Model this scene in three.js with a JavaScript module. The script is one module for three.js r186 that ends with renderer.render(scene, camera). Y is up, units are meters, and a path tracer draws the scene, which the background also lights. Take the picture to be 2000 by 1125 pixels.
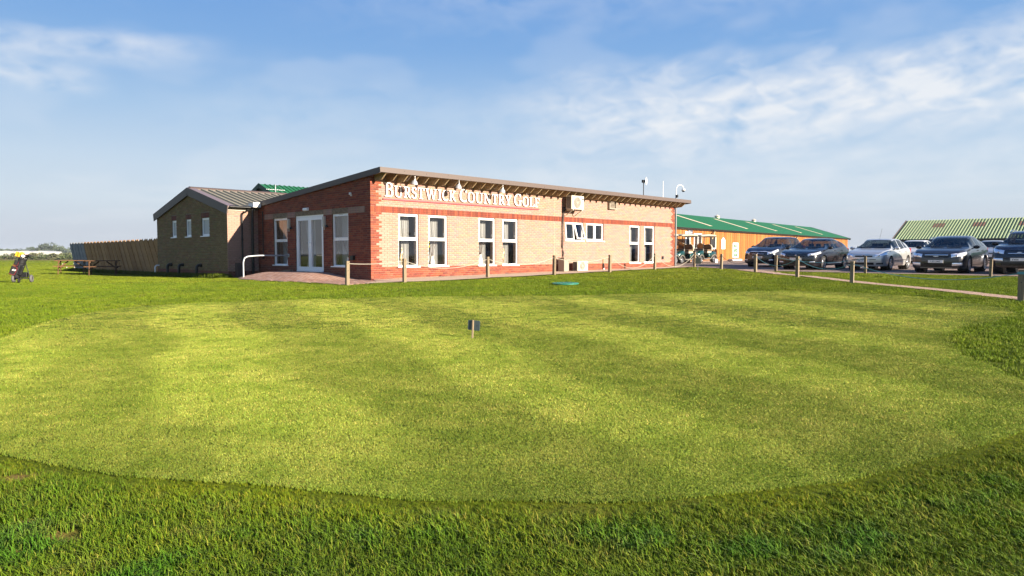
import * as THREE from 'three';
import { mergeGeometries, mergeVertices } from 'three/addons/utils/BufferGeometryUtils.js';
import { RoundedBoxGeometry } from 'three/addons/geometries/RoundedBoxGeometry.js';
import { TextGeometry } from 'three/addons/geometries/TextGeometry.js';
import { FontLoader } from 'three/addons/loaders/FontLoader.js';
import { createNoise2D, createNoise3D } from 'simplex-noise';

// ---------------------------------------------------------------- camera, sky, sun, exposure
const scene = new THREE.Scene();
const R = (deg) => deg * Math.PI / 180;
const EYE = 1.55, PITCH = 2.841, FOV = 45.543;
const camera = new THREE.PerspectiveCamera(FOV, 16 / 9, 0.1, 6000);
camera.position.set(0, EYE, 0);
camera.rotation.x = -R(PITCH);
const renderer = new THREE.WebGLRenderer({ antialias: true });
renderer.toneMapping = THREE.LinearToneMapping;
const EXPOSURE = 3.0;
renderer.toneMappingExposure = EXPOSURE;
renderer.shadowMap.enabled = true;
const SUN = new THREE.Vector3(0.8266 * Math.cos(R(18)), Math.sin(R(18)), 0.563 * Math.cos(R(18)));
const sun = new THREE.DirectionalLight(new THREE.Color().setRGB(1, 0.87, 0.7), 5);
sun.name = 'sun';
sun.position.copy(SUN).multiplyScalar(120);
sun.castShadow = true;
Object.assign(sun.shadow.camera, { left: -60, right: 60, top: 60, bottom: -60, near: 1, far: 300 });
sun.shadow.mapSize.set(4096, 4096);
scene.add(sun, sun.target);

function rngOf(seed) { let a = seed | 0; return () => { a = (a + 0x6d2b79f5) | 0; let t = Math.imul(a ^ (a >>> 15), 1 | a); t = (t + Math.imul(t ^ (t >>> 7), 61 | t)) ^ t; return ((t ^ (t >>> 14)) >>> 0) / 4294967296; }; }
const rnd = rngOf(7), rr = (a, b) => a + (b - a) * rnd();
const n2 = createNoise2D(rngOf(11)), n3 = createNoise3D(rngOf(12));
const clamp = THREE.MathUtils.clamp, lerp = THREE.MathUtils.lerp, smooth = THREE.MathUtils.smoothstep;
function fbm2(x, y, o = 4) { let s = 0, a = 0.5; for (let i = 0; i < o; i++) { s += a * n2(x, y); x = x * 2.03 + 17.1; y = y * 2.03 - 9.7; a *= 0.5; } return s; }
function fbm3(x, y, z, o = 4) { let s = 0, a = 0.5; for (let i = 0; i < o; i++) { s += a * n3(x, y, z); x = x * 2.03 + 17.1; y = y * 2.03 - 9.7; z = z * 2.03 + 4.4; a *= 0.5; } return s; }
const srgb = (r, g, b) => new THREE.Color().setRGB(r / 255, g / 255, b / 255, THREE.SRGBColorSpace);

{ // the sky: a clear blue gradient with thin cirrus, brighter and paler towards the horizon
  const W = 4096, H = 2048, data = new Float32Array(W * H * 4);
  const stops = [[-90, 176, 186, 200], [0, 197, 204, 215], [1.6, 203, 211, 222], [4, 207, 221, 233], [7, 197, 217, 236], [11, 168, 200, 233], [16, 132, 176, 227], [21, 110, 160, 222], [35, 84, 136, 206], [60, 58, 108, 182], [90, 48, 94, 168]].map(([e, r, g, b]) => [e, srgb(r, g, b)]);
  const tone = (el) => { let k = 0; while (k < stops.length - 2 && el > stops[k + 1][0]) k++; const [e0, c0] = stops[k], [e1, c1] = stops[k + 1]; return c0.clone().lerp(c1, clamp((el - e0) / (e1 - e0), 0, 1)); };
  const gain = 1 / EXPOSURE, cloud = srgb(240, 243, 247);
  // long cirrus bands: [azimuth centre, half length, elevation, tilt (deg per deg), half height, strength, grain seed]; the one in view and its like round the sky
  const bands = [[24, 22, 11.4, 0.03, 3.0, 1.0, 3], [-33, 9, 14.2, 0.09, 0.9, 0.5, 5], [-37, 6, 12.2, -0.03, 1.0, 0.6, 7], [-12, 14, 11, 0.03, 1.8, 0.18, 8], [14, 30, 20.5, 0, 2.5, 0.2, 9], [20, 40, 6, 0.02, 1.6, 0.3, 10], [62, 20, 14, 0.03, 4, 0.7, 21], [110, 26, 12, -0.02, 3.4, 0.7, 22], [165, 24, 15, 0.03, 4, 0.7, 23], [-70, 18, 11, 0.02, 2.4, 0.5, 24], [-115, 24, 13, 0.02, 3.4, 0.7, 25], [-160, 22, 10, 0.02, 3, 0.6, 26]];
  for (let row = 0; row < H; row++) {
    const up = ((row + 0.5) / H - 0.5) * Math.PI, el = up * 180 / Math.PI, base = tone(el);
    for (let col = 0; col < W; col++) {
      let r = base.r, g = base.g, b = base.b;
      if (el > -1) {
        const round = ((col + 0.5) / W - 0.5) * 2 * Math.PI;
        let az = (round + Math.PI / 2) * 180 / Math.PI; if (az > 180) az -= 360;
        let a = 0;
        const sx = Math.cos(round), sz = Math.sin(round);
        for (const [a0, ha, e0, tilt, he, st, sd] of bands) {
          let da = az - a0; if (da > 180) da -= 360; if (da < -180) da += 360;
          const q = Math.abs(da) / ha; if (q > 1.5) continue;
          const de = el - (e0 + tilt * da), v = Math.abs(de) / he; if (v > 2.4) continue;
          const wx = fbm3(sx * 9, el * 0.35, sz * 9 + sd, 3);
          const f = fbm3(sx * 6 + wx * 0.3, el * 0.36 - da * 0.04 + wx * 0.25, sz * 6 + sd * 3.1, 5);
          const w2 = fbm3(sx * 15 + wx * 0.5, el * 0.42 + da * 0.06, sz * 15 + sd, 5);
          const m = (1 - smooth(q, 0.55, 1.35)) * (1 - smooth(v + f * 0.9, 0.35, 1.55));
          a = 1 - (1 - a) * (1 - st * m * clamp(0.72 + f * 0.85 + w2 * 0.6, 0, 1));
        }
        if (el > 0.5) a = 1 - (1 - a) * (1 - 0.16 * smooth(fbm3(sx * 4, el * 0.16, sz * 4, 3), 0.0, 0.5) * smooth(el, 1, 6));
        if (el < 6) a = 1 - (1 - a) * (1 - 0.1 * smooth(fbm3(sx * 6, el * 0.9, sz * 6, 4), 0.05, 0.4));
        const lit = 0.9;
        r = lerp(r, cloud.r, a * lit); g = lerp(g, cloud.g, a * lit); b = lerp(b, cloud.b, a * lit);
      }
      const i = (row * W + col) * 4;
      data[i] = r * gain; data[i + 1] = g * gain; data[i + 2] = b * gain; data[i + 3] = 1;
    }
  }
  const t = new THREE.DataTexture(data, W, H, THREE.RGBAFormat, THREE.FloatType);
  t.mapping = THREE.EquirectangularReflectionMapping; t.magFilter = THREE.LinearFilter; t.needsUpdate = true;
  scene.background = t; scene.environment = t;
}

// ---------------------------------------------------------------- helpers
const taken = new Map();
function numbered(name) { const n = taken.get(name) ?? 0; taken.set(name, n + 1); return n ? `${name}_${String(n).padStart(3, '0')}` : name; }
function shade(o) { o.castShadow = true; o.receiveShadow = true; return o; }
function tag(o, label, category, group, kind) { if (label) o.userData.label = label; if (category) o.userData.category = category; if (group) o.userData.group = group; if (kind) o.userData.kind = kind; return o; }
function thing(name, label, category, group) { const g = new THREE.Group(); g.name = numbered(name); scene.add(g); return tag(g, label, category, group); }
function part(name, geo, mat, parent) { const m = shade(new THREE.Mesh(geo, mat)); m.name = name; parent.add(m); return m; }
function sub(name, parent) { const g = new THREE.Group(); g.name = name; parent.add(g); return g; }
function ground(name, geo, mat, label) { const m = shade(new THREE.Mesh(geo, mat)); m.name = numbered(name); scene.add(m); tag(m, label, name.replace(/_/g, ' '), null, 'structure'); return m; }
const std = (r, g, b, rough = 0.8, extra = {}) => new THREE.MeshStandardMaterial({ color: new THREE.Color().setRGB(r, g, b), roughness: rough, ...extra });
const phys = (r, g, b, rough, extra = {}) => new THREE.MeshPhysicalMaterial({ color: new THREE.Color().setRGB(r, g, b), roughness: rough, ...extra });
const M4 = (x, y, z, rx = 0, ry = 0, rz = 0, sx = 1, sy = 1, sz = 1) => new THREE.Matrix4().compose(new THREE.Vector3(x, y, z), new THREE.Quaternion().setFromEuler(new THREE.Euler(rx, ry, rz)), new THREE.Vector3(sx, sy, sz));

class MB { // collects faces into one mesh, uv in metres
  constructor() { this.p = []; this.n = []; this.u = []; this.c = []; this.i = []; this.colored = false; }
  quad(a, b, c, d, col) { // counter-clockwise corners
    const A = new THREE.Vector3(...a), B = new THREE.Vector3(...b), D = new THREE.Vector3(...d), e1 = B.clone().sub(A), e2 = D.clone().sub(A), n = e1.clone().cross(e2).normalize();
    const k = this.p.length / 3, lu = e1.length(), lv = e2.length();
    for (const q of [a, b, c, d]) { this.p.push(...q); this.n.push(n.x, n.y, n.z); this.col(col); }
    this.u.push(0, 0, lu, 0, lu, lv, 0, lv); this.i.push(k, k + 1, k + 2, k, k + 2, k + 3); return this;
  }
  col(c) { if (c) { this.colored = true; this.c.push(c[0], c[1], c[2]); } else this.c.push(1, 1, 1); }
  box(x0, y0, z0, x1, y1, z1, col, skip = '') {
    const f = { z: [[x0, y0, z1], [x1, y0, z1], [x1, y1, z1], [x0, y1, z1]], Z: [[x1, y0, z0], [x0, y0, z0], [x0, y1, z0], [x1, y1, z0]], x: [[x1, y0, z1], [x1, y0, z0], [x1, y1, z0], [x1, y1, z1]], X: [[x0, y0, z0], [x0, y0, z1], [x0, y1, z1], [x0, y1, z0]], y: [[x0, y1, z1], [x1, y1, z1], [x1, y1, z0], [x0, y1, z0]], Y: [[x0, y0, z0], [x1, y0, z0], [x1, y0, z1], [x0, y0, z1]] };
    for (const k in f) if (!skip.includes(k)) this.quad(...f[k], col);
    return this;
  }
  cbox(x, y, z, sx, sy, sz, col) { return this.box(x - sx / 2, y - sy / 2, z - sz / 2, x + sx / 2, y + sy / 2, z + sz / 2, col); }
  add(geo, m, col) {
    const g = geo.clone(); if (m) g.applyMatrix4(m);
    const k = this.p.length / 3, P = g.attributes.position, N = g.attributes.normal, U = g.attributes.uv;
    for (let i = 0; i < P.count; i++) { this.p.push(P.getX(i), P.getY(i), P.getZ(i)); this.n.push(N.getX(i), N.getY(i), N.getZ(i)); U ? this.u.push(U.getX(i), U.getY(i)) : this.u.push(0, 0); this.col(col); }
    if (g.index) for (let i = 0; i < g.index.count; i++) this.i.push(k + g.index.getX(i)); else for (let i = 0; i < P.count; i++) this.i.push(k + i);
    return this;
  }
  bar(a, b, w, h, col) { // box between two points, w across (horizontal), h tall
    const A = new THREE.Vector3(...a), B = new THREE.Vector3(...b), d = B.clone().sub(A), L = d.length(), x = d.normalize();
    let y = new THREE.Vector3(0, 1, 0); if (Math.abs(x.y) > 0.98) y = new THREE.Vector3(0, 0, 1);
    const z = x.clone().cross(y).normalize(); y = z.clone().cross(x).normalize();
    const m = new THREE.Matrix4().makeBasis(x, y, z).setPosition(A);
    const t = new MB().box(0, -h / 2, -w / 2, L, h / 2, w / 2); return this.add(t.geo(), m, col);
  }
  tube(pts, r, col, rs = 8, seg = 0) { const c = new THREE.CatmullRomCurve3(pts.map((q) => new THREE.Vector3(...q)), false, 'catmullrom', 0.2); return this.add(new THREE.TubeGeometry(c, seg || pts.length * 4, r, rs), null, col); }
  cyl(x, y, z, r0, r1, h, seg = 14, col, m2) { const m = M4(x, y + h / 2, z); return this.add(new THREE.CylinderGeometry(r1, r0, h, seg), m2 ? m2.clone().multiply(m) : m, col); }
  geo() {
    const g = new THREE.BufferGeometry();
    g.setAttribute('position', new THREE.Float32BufferAttribute(this.p, 3)); g.setAttribute('normal', new THREE.Float32BufferAttribute(this.n, 3)); g.setAttribute('uv', new THREE.Float32BufferAttribute(this.u, 2));
    if (this.colored) g.setAttribute('color', new THREE.Float32BufferAttribute(this.c, 3));
    g.setIndex(this.i); return g;
  }
  to(name, mat, parent) { return part(name, this.geo(), mat, parent); }
}
const rbox = (sx, sy, sz, r, x = 0, y = 0, z = 0, m) => { const g = new RoundedBoxGeometry(sx, sy, sz, 3, Math.min(r, sx / 2.01, sy / 2.01, sz / 2.01)); g.translate(x, y, z); if (m) g.applyMatrix4(m); return g; };

// canvas textures, repeating, given in metres per tile
function canvasTex(w, h, draw, tile, color = true) {
  const c = document.createElement('canvas'); c.width = w; c.height = h; const x = c.getContext('2d'); draw(x, w, h);
  const t = new THREE.CanvasTexture(c); t.wrapS = t.wrapT = THREE.RepeatWrapping; t.magFilter = THREE.LinearFilter; if (color) t.colorSpace = THREE.SRGBColorSpace;
  if (tile) t.repeat.set(1 / tile[0], 1 / tile[1]); return t;
}
function noiseTex(n, tile, f, color = true) { // f(u,v) -> [r,g,b] 0..255, tileable by construction of f
  const d = new Uint8Array(n * n * 4);
  for (let y = 0; y < n; y++) for (let x = 0; x < n; x++) { const c = f(x / n, y / n), i = (y * n + x) * 4; d[i] = clamp(c[0], 0, 255); d[i + 1] = clamp(c[1], 0, 255); d[i + 2] = clamp(c[2], 0, 255); d[i + 3] = 255; }
  const t = new THREE.DataTexture(d, n, n); t.wrapS = t.wrapT = THREE.RepeatWrapping; t.magFilter = THREE.LinearFilter; if (color) t.colorSpace = THREE.SRGBColorSpace; t.repeat.set(1 / tile, 1 / tile); t.needsUpdate = true; return t;
}
const tn = createNoise3D(rngOf(31));
function tileNoise(u, v, f, s = 0) { // periodic noise on a torus
  const a = u * 2 * Math.PI, b = v * 2 * Math.PI, k = f / (2 * Math.PI), q = 2.3;
  return tn((q + Math.cos(a)) * Math.cos(b) * k + s, (q + Math.cos(a)) * Math.sin(b) * k - s, Math.sin(a) * k + s * 0.7);
}

// ---------------------------------------------------------------- the lie of the land
// ground heights found in the photograph: [x, distance, height]
const LAND = [[0, 0, 0], [0, 3, .08], [0, 10, .27], [0, 16, .43], [-4.8, 23.3, .63], [1.9, 30.2, .72], [8.77, 37, .86], [-11.8, 28.4, .56], [-17.6, 34, .5], [-19.7, 27.5, .38], [-25, 40, .42], [-12, 20, .42],
  [-5.3, 21.6, .58], [-3.5, 22.1, .62], [-.9, 24.9, .68], [1.6, 26.5, .73], [4.1, 28.7, .78], [6.6, 31.6, .82], [9.9, 32.6, .84], [10, 28, .8], [11.4, 29.6, .81], [10.5, 25.3, .7], [11.6, 23.5, .57], [12.5, 16.7, .4], [14, 27.2, .79], [16, 30, .83], [20, 27.5, .73], [25, 25, .74],
  [11, 39, .92], [14, 48, 1.07], [18.5, 54, 1.04], [28, 65, 1.02], [37, 77, 1], [25, 45, .98], [53, 95, 1], [70, 80, 1], [90, 140, 1], [30, 30, .85], [18, 12, .3], [-8, 12, .28], [-20, 15, .3], [-60, 100, .15], [-100, 200, -.2], [-250, 250, -.25], [-160, 240, -.25], [0, 120, .7], [0, 250, .4]];
const landBase = (d) => d < 24 ? 0.027 * Math.max(d, -40) : 0.648;
function Y(x, z) { // ground height at world x, z
  const d = -z; let a = 0, b = 0.02;
  for (const [px, pd, h] of LAND) { const s = 3 + 0.13 * Math.hypot(px, pd), w = Math.exp(-((x - px) ** 2 + (d - pd) ** 2) / (2 * s * s)); a += w * (h - landBase(pd)); b += w; }
  return landBase(d) + a / b;
}
// the clubhouse grid: a along the sign wall, b out of it
const TH = Math.atan(1320 / 1340), UX = Math.sin(TH), UZ = -Math.cos(TH), NX = Math.cos(TH), NZ = Math.sin(TH), TURN = Math.atan2(-UZ, UX);
const CX = -4.785, CZ = -23.3, CY = 0.629;
const gx = (a, b) => CX + UX * a + NX * b, gz = (a, b) => CZ + UZ * a + NZ * b;
function siteGroup(g) { g.position.set(CX, CY, CZ); g.rotation.y = TURN; return g; }
function stand(g, x, z, turn = 0, lift = 0, tilt = false) { // set a thing on the ground, tilted with it if asked
  g.position.set(x, Y(x, z) + lift, z);
  const q = new THREE.Quaternion().setFromAxisAngle(new THREE.Vector3(0, 1, 0), turn);
  if (tilt) { const e = 0.9, n = new THREE.Vector3(Y(x - e, z) - Y(x + e, z), 2 * e, Y(x, z - e) - Y(x, z + e)).normalize(); q.premultiply(new THREE.Quaternion().setFromUnitVectors(new THREE.Vector3(0, 1, 0), n)); }
  g.quaternion.copy(q); return g;
}

// ---------------------------------------------------------------- ground
const GREEN = [[-7.32, 9.19], [-7.87, 10.5], [-8.27, 11.61], [-8.64, 12.82], [-8.75, 13.91], [-8.52, 15.18], [-7.79, 15.79], [-6.9, 16.19], [-4.99, 16.67], [-2.57, 17.16], [-0.64, 17.18], [1.29, 17.21], [3.3, 17.68], [5.44, 18.19], [7.59, 18.46], [9.07, 17.85], [10.03, 16.77], [10.34, 15.37], [10.38, 14.45], [9.98, 13.47], [9.0, 12.52], [7.88, 11.68], [7.06, 10.95], [6.43, 10.11], [6.07, 9.38], [5.82, 8.61], [5.6, 7.77], [5.41, 7.12], [5.13, 6.25], [4.51, 5.64], [4.07, 5.39], [3.4, 4.99], [2.83, 4.67], [2.42, 4.44], [2.1, 4.27], [1.57, 4.14], [1.16, 4.03], [0.75, 3.94], [0.36, 3.94], [0.0, 3.97], [-0.36, 3.96], [-0.6, 3.98], [-1.09, 4.1], [-1.6, 4.24], [-2.05, 4.3], [-2.49, 4.38], [-3.05, 4.58], [-3.68, 4.86], [-4.26, 5.32], [-5.73, 6.98]];
const inPoly = (P, x, y) => { let c = false; for (let i = 0, j = P.length - 1; i < P.length; j = i++) { const [xi, yi] = P[i], [xj, yj] = P[j]; if ((yi > y) !== (yj > y) && x < (xj - xi) * (y - yi) / (yj - yi) + xi) c = !c; } return c; };
const edgeDist = (P, x, y) => { let m = 1e9; for (let i = 0, j = P.length - 1; i < P.length; j = i++) { const [ax, ay] = P[j], [bx, by] = P[i], dx = bx - ax, dy = by - ay, t = clamp(((x - ax) * dx + (y - ay) * dy) / (dx * dx + dy * dy), 0, 1); m = Math.min(m, Math.hypot(ax + t * dx - x, ay + t * dy - y)); } return m; };
const toSite = (x, z) => [(x - CX) * UX + (z - CZ) * UZ, (x - CX) * NX + (z - CZ) * NZ];
const stripOut = (a) => { const s = [[-1.7, 1.25], [0, 1.6], [2, 2.35], [5, 2.45], [8, 2.1], [12, 1.6], [20, 0.9]]; for (let i = 1; i < s.length; i++) if (a <= s[i][0]) return lerp(s[i - 1][1], s[i][1], (a - s[i - 1][0]) / (s[i][0] - s[i - 1][0])); return 0.9; };
const parkIn = (b) => { const s = [[-60, 19.6], [0.9, 19.7], [1.2, 20], [2, 19.3], [4, 18], [6.5, 16.4], [8, 16.2], [60, 16.2]]; for (let i = 1; i < s.length; i++) if (b <= s[i][0]) return lerp(s[i - 1][1], s[i][1], (b - s[i - 1][0]) / (s[i][0] - s[i - 1][0])) + (b > 2 ? 0.12 * n2(b * 0.9, 3) : 0); return 16.2; };
const PATH = [[17.2, 5.0, 0.5], [15.4, 6.55, 0.42], [13.2, 8.3, 0.28], [11.85, 9.6, 0.24], [9.5, 12.55, 0.27], [7.95, 15.4, 0.28], [6.85, 16.9, 0.3], [5.2, 19.5, 0.32], [4.2, 23, 0.35]];
const pathDist = (a, b) => { let m = 1e9; for (let i = 1; i < PATH.length; i++) { const [ax, ay, aw] = PATH[i - 1], [bx, by, bw] = PATH[i], dx = bx - ax, dy = by - ay, t = clamp(((a - ax) * dx + (b - ay) * dy) / (dx * dx + dy * dy), 0, 1); m = Math.min(m, Math.hypot(ax + t * dx - a, ay + t * dy - b) - lerp(aw, bw, t)); } return m; };
const APRON = [[0.1, 1.3], [-1.65, 1.25], [-1.95, -0.8], [-2.35, -3.4], [-2.1, -5.6], [-0.9, -7.4], [-0.02, -7.9], [-0.02, 0]];
const DIRT = [[-2.32, 3.47, 0.13, 0.055], [-2.62, 3.66, 0.09, 0.05], [-2.75, 3.62, 0.12, 0.03], [-2.4, 3.3, 0.08, 0.03], [-2.55, 3.15, 0.1, 0.05], [-1.25, 3.25, 0.06, 0.03], [-0.28, 3.42, 0.03, 0.02], [-2.5, 3.78, 0.06, 0.03], [-3.2, 4.35, 0.1, 0.06]];
const bare = (x, d) => { let m = 0; for (const [a, b, rx, ry] of DIRT) m = Math.max(m, 1 - Math.hypot((x - a) / (rx * 1.5), (d - b) / (ry * 2.2)) + 0.45 * fbm2(x * 9, d * 9, 3)); return smooth(m, 0.1, 0.5); };

const grassTile = canvasTex(1024, 1024, (x, w, h) => {
  x.fillStyle = '#cfd0b8'; x.fillRect(0, 0, w, h);
  const r = rngOf(77);
  for (let k = 0; k < 26000; k++) {
    const px = r() * w, py = r() * h, a = r() * Math.PI * 2, l = 6 + r() * 16, v = 150 + r() * 105, warm = r();
    x.strokeStyle = `rgb(${(v * (0.9 + warm * 0.14)) | 0},${v | 0},${(v * (0.62 + warm * 0.3)) | 0})`; x.lineWidth = 1.2 + r() * 1.6;
    for (const ox of [-w, 0, w]) for (const oy of [-h, 0, h]) { if (px + ox < -24 || px + ox > w + 24 || py + oy < -24 || py + oy > h + 24) continue; x.beginPath(); x.moveTo(px + ox, py + oy); x.lineTo(px + ox + Math.cos(a) * l, py + oy + Math.sin(a) * l); x.stroke(); }
  }
}, [1.7, 1.7]);
const grassBump = grassTile.clone(); grassBump.colorSpace = THREE.NoColorSpace; grassBump.needsUpdate = true;
const lawnMat = new THREE.MeshPhysicalMaterial({ specularIntensity: 0.15, map: grassTile, bumpMap: grassBump, bumpScale: 0.012, vertexColors: true, roughness: 0.95 });
const greenMat = new THREE.MeshPhysicalMaterial({ specularIntensity: 0.15, map: grassTile, bumpMap: grassBump, bumpScale: 0.006, vertexColors: true, roughness: 0.9 });
// base colours of the turf
function lawnColor(x, d) {
  const far = smooth(Math.hypot(x, d), 60, 130), p = fbm2(x * 0.35, d * 0.35, 4), q = fbm2(x * 1.6 + 40, d * 1.6, 4), s = fbm2(x * 0.06 + 9, d * 0.06, 3);
  let c = [0.17 + 0.05 * p + 0.04 * q, 0.23 + 0.05 * p + 0.03 * q + 0.02 * s, 0.016 + 0.006 * q];
  const straw = smooth(q + 0.5 * p, 0.25, 0.6) * 0.35;
  c = [lerp(c[0], 0.24, straw), lerp(c[1], 0.23, straw), lerp(c[2], 0.05, straw)];
  const dry = x < -60 ? smooth(d, 178, 196) * (1 - smooth(d, 226, 250)) : 0;
  c = [lerp(c[0], 0.3, dry), lerp(c[1], 0.24, dry), lerp(c[2], 0.11, dry)];
  const field = smooth(Math.hypot(x, d), 240, 320);
  const patch = 0.5 + 0.5 * Math.sign(n2(x * 0.004, d * 0.004));
  return [lerp(c[0], 0.1 + 0.1 * patch, field), lerp(c[1], 0.13 + 0.05 * patch, field), lerp(c[2], 0.05 + 0.02 * patch, field)].map((v) => v * lerp(1, 1.0, far));
}
function lines(spec) { const o = []; for (const [a, b, s] of spec) for (let v = a; v < b - 1e-6; v += s) o.push(v); return o; }
{
  const grow = (from, to, s, k) => { const o = []; let v = from, st = s; while (v < to) { o.push(v); st *= k; v += st; } o.push(to); return o; };
  const half = [...lines([[0, 9, 0.2], [9, 34, 0.4]]), ...grow(34, 3200, 0.5, 1.28)];
  const xs = [...half.slice(1).reverse().map((v) => -v), ...half];
  const ds = [...grow(1, 900, 0.6, 1.3).reverse().map((v) => -v), ...lines([[-1, 2, 0.5], [2, 7.4, 0.12], [7.4, 45, 0.35]]), ...grow(45, 3400, 0.5, 1.22)];
  const pos = [], uv = [], col = [], idx = [];
  for (const d of ds) for (const x of xs) {
    let c = lawnColor(x, d);
    const b = d < 8 && Math.abs(x) < 8 ? bare(x, d) : 0; if (b > 0) c = [lerp(c[0], 0.33, b), lerp(c[1], 0.2, b), lerp(c[2], 0.1, b)];
    if (d > -30 && d < 60 && b < 0.3) c = [c[0] * 0.75, c[1] * 0.7, c[2] * 0.9]; // thatch, with the shade under the blades painted in
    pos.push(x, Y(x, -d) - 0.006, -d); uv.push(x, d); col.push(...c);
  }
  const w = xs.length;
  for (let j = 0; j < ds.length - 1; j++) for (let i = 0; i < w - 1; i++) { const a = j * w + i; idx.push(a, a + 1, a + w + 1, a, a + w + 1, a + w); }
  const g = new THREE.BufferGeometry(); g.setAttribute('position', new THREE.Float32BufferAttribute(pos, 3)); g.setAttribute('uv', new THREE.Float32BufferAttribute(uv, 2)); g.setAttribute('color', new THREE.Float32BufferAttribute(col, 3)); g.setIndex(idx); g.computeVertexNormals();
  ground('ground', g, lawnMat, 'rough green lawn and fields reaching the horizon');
}
function greenColor(x, d) { // mowing stripes: sheen of leaning blades painted as tone bands; patchy, yellower where the turf is thin
  const wv = 0.7 * fbm2(x * 0.18, d * 0.18, 3), s = x * 0.88 + d * 0.47 + wv, ph = ((s / 2.75) % 1 + 1) % 1;
  let m = smooth(ph, 0.0, 0.16) * (1 - smooth(ph, 0.48, 0.66));
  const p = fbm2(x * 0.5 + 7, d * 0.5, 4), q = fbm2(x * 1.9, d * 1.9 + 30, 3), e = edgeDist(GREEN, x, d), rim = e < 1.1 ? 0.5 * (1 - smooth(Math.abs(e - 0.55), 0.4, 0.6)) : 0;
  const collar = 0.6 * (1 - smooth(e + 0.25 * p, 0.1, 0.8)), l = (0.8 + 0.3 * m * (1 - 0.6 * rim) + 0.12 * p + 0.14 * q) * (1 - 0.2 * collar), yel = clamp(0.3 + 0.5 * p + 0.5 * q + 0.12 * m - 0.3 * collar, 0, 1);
  return [l * lerp(0.23, 0.32, yel), l * lerp(0.315, 0.345, yel), l * lerp(0.036, 0.064, yel)];
}
{ // the putting green: a sheet of close-mown turf just above the lawn
  const ring = new THREE.CatmullRomCurve3(GREEN.map(([x, d]) => new THREE.Vector3(x, 0, d)), true).getSpacedPoints(420).slice(0, -1), cx = 0.9, cd = 11.2, RN = 90;
  const pos = [], uv = [], col = [], idx = [], A = ring.length;
  for (let r = 0; r <= RN; r++) for (let k = 0; k < A; k++) { const t = Math.max(r / RN, 0.002), x = lerp(cx, ring[k].x, t), d = lerp(cd, ring[k].z, t); pos.push(x, Y(x, -d) + (r === RN ? -0.004 : 0.004), -d); uv.push(x * 1.31 + 0.3, d * 1.31); col.push(...greenColor(x, d).map((v) => v * 0.62)); }  // sheet darkened as thatch, shade between the turf blades painted in
  for (let r = 0; r < RN; r++) for (let k = 0; k < A; k++) { const a = r * A + k, b = r * A + (k + 1) % A; idx.push(a, b, b + A, a, b + A, a + A); }
  const g = new THREE.BufferGeometry(); g.setAttribute('position', new THREE.Float32BufferAttribute(pos, 3)); g.setAttribute('uv', new THREE.Float32BufferAttribute(uv, 2)); g.setAttribute('color', new THREE.Float32BufferAttribute(col, 3)); g.setIndex(idx); g.computeVertexNormals();
  if (g.attributes.normal.getY(A * 5) < 0) { for (let i = 0; i < idx.length; i += 3) { const t = idx[i]; idx[i] = idx[i + 1]; idx[i + 1] = t; } g.setIndex(idx); g.computeVertexNormals(); }
  ground('putting_green', g, greenMat, 'close-mown yellow green putting green with the sheen of mowing stripes painted in');
}
function loft(rows, lift, uvk = 1) { // rows of [x, z]; a sheet that follows the land
  const pos = [], uv = [], idx = [], w = rows[0].length;
  for (const row of rows) for (const [x, z] of row) { pos.push(x, Y(x, z) + lift, z); uv.push(x * uvk, -z * uvk); }
  for (let j = 0; j < rows.length - 1; j++) for (let i = 0; i < w - 1; i++) { const a = j * w + i; idx.push(a, a + 1, a + w + 1, a, a + w + 1, a + w); }
  const g = new THREE.BufferGeometry(); g.setAttribute('position', new THREE.Float32BufferAttribute(pos, 3)); g.setAttribute('uv', new THREE.Float32BufferAttribute(uv, 2)); g.setIndex(idx); g.computeVertexNormals();
  if (g.attributes.normal.getY(w + 1) < 0) { for (let i = 0; i < idx.length; i += 3) { const t = idx[i]; idx[i] = idx[i + 1]; idx[i + 1] = t; } g.setIndex(idx); g.computeVertexNormals(); }
  return g;
}
const speck = (seed, base, amp, chroma = 0) => noiseTex(512, 1.2, (u, v) => { const r = Math.floor(rnd() * 256) / 255 - 0.5, n = tileNoise(u, v, 9, seed) * 0.5 + tileNoise(u, v, 26, seed + 5) * 0.5; const k = r * amp + n * amp * 0.5; return [base[0] + k + chroma * r, base[1] + k, base[2] + k - chroma * r]; });
const tarmacTex = speck(3, [190, 186, 184], 70, 12), gravelTex = speck(8, [206, 196, 184], 96, 22), concTex = speck(12, [214, 208, 198], 46, 8);
const tarmacMat = new THREE.MeshStandardMaterial({ map: tarmacTex, color: new THREE.Color().setRGB(0.4, 0.3, 0.25), roughness: 0.95, bumpMap: tarmacTex, bumpScale: 0.01 });
const gravelMat = new THREE.MeshStandardMaterial({ map: gravelTex, color: new THREE.Color().setRGB(0.62, 0.47, 0.39), roughness: 1, bumpMap: gravelTex, bumpScale: 0.012 });
const concMat = new THREE.MeshStandardMaterial({ map: concTex, color: new THREE.Color().setRGB(0.62, 0.5, 0.4), roughness: 0.95 });
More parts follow.
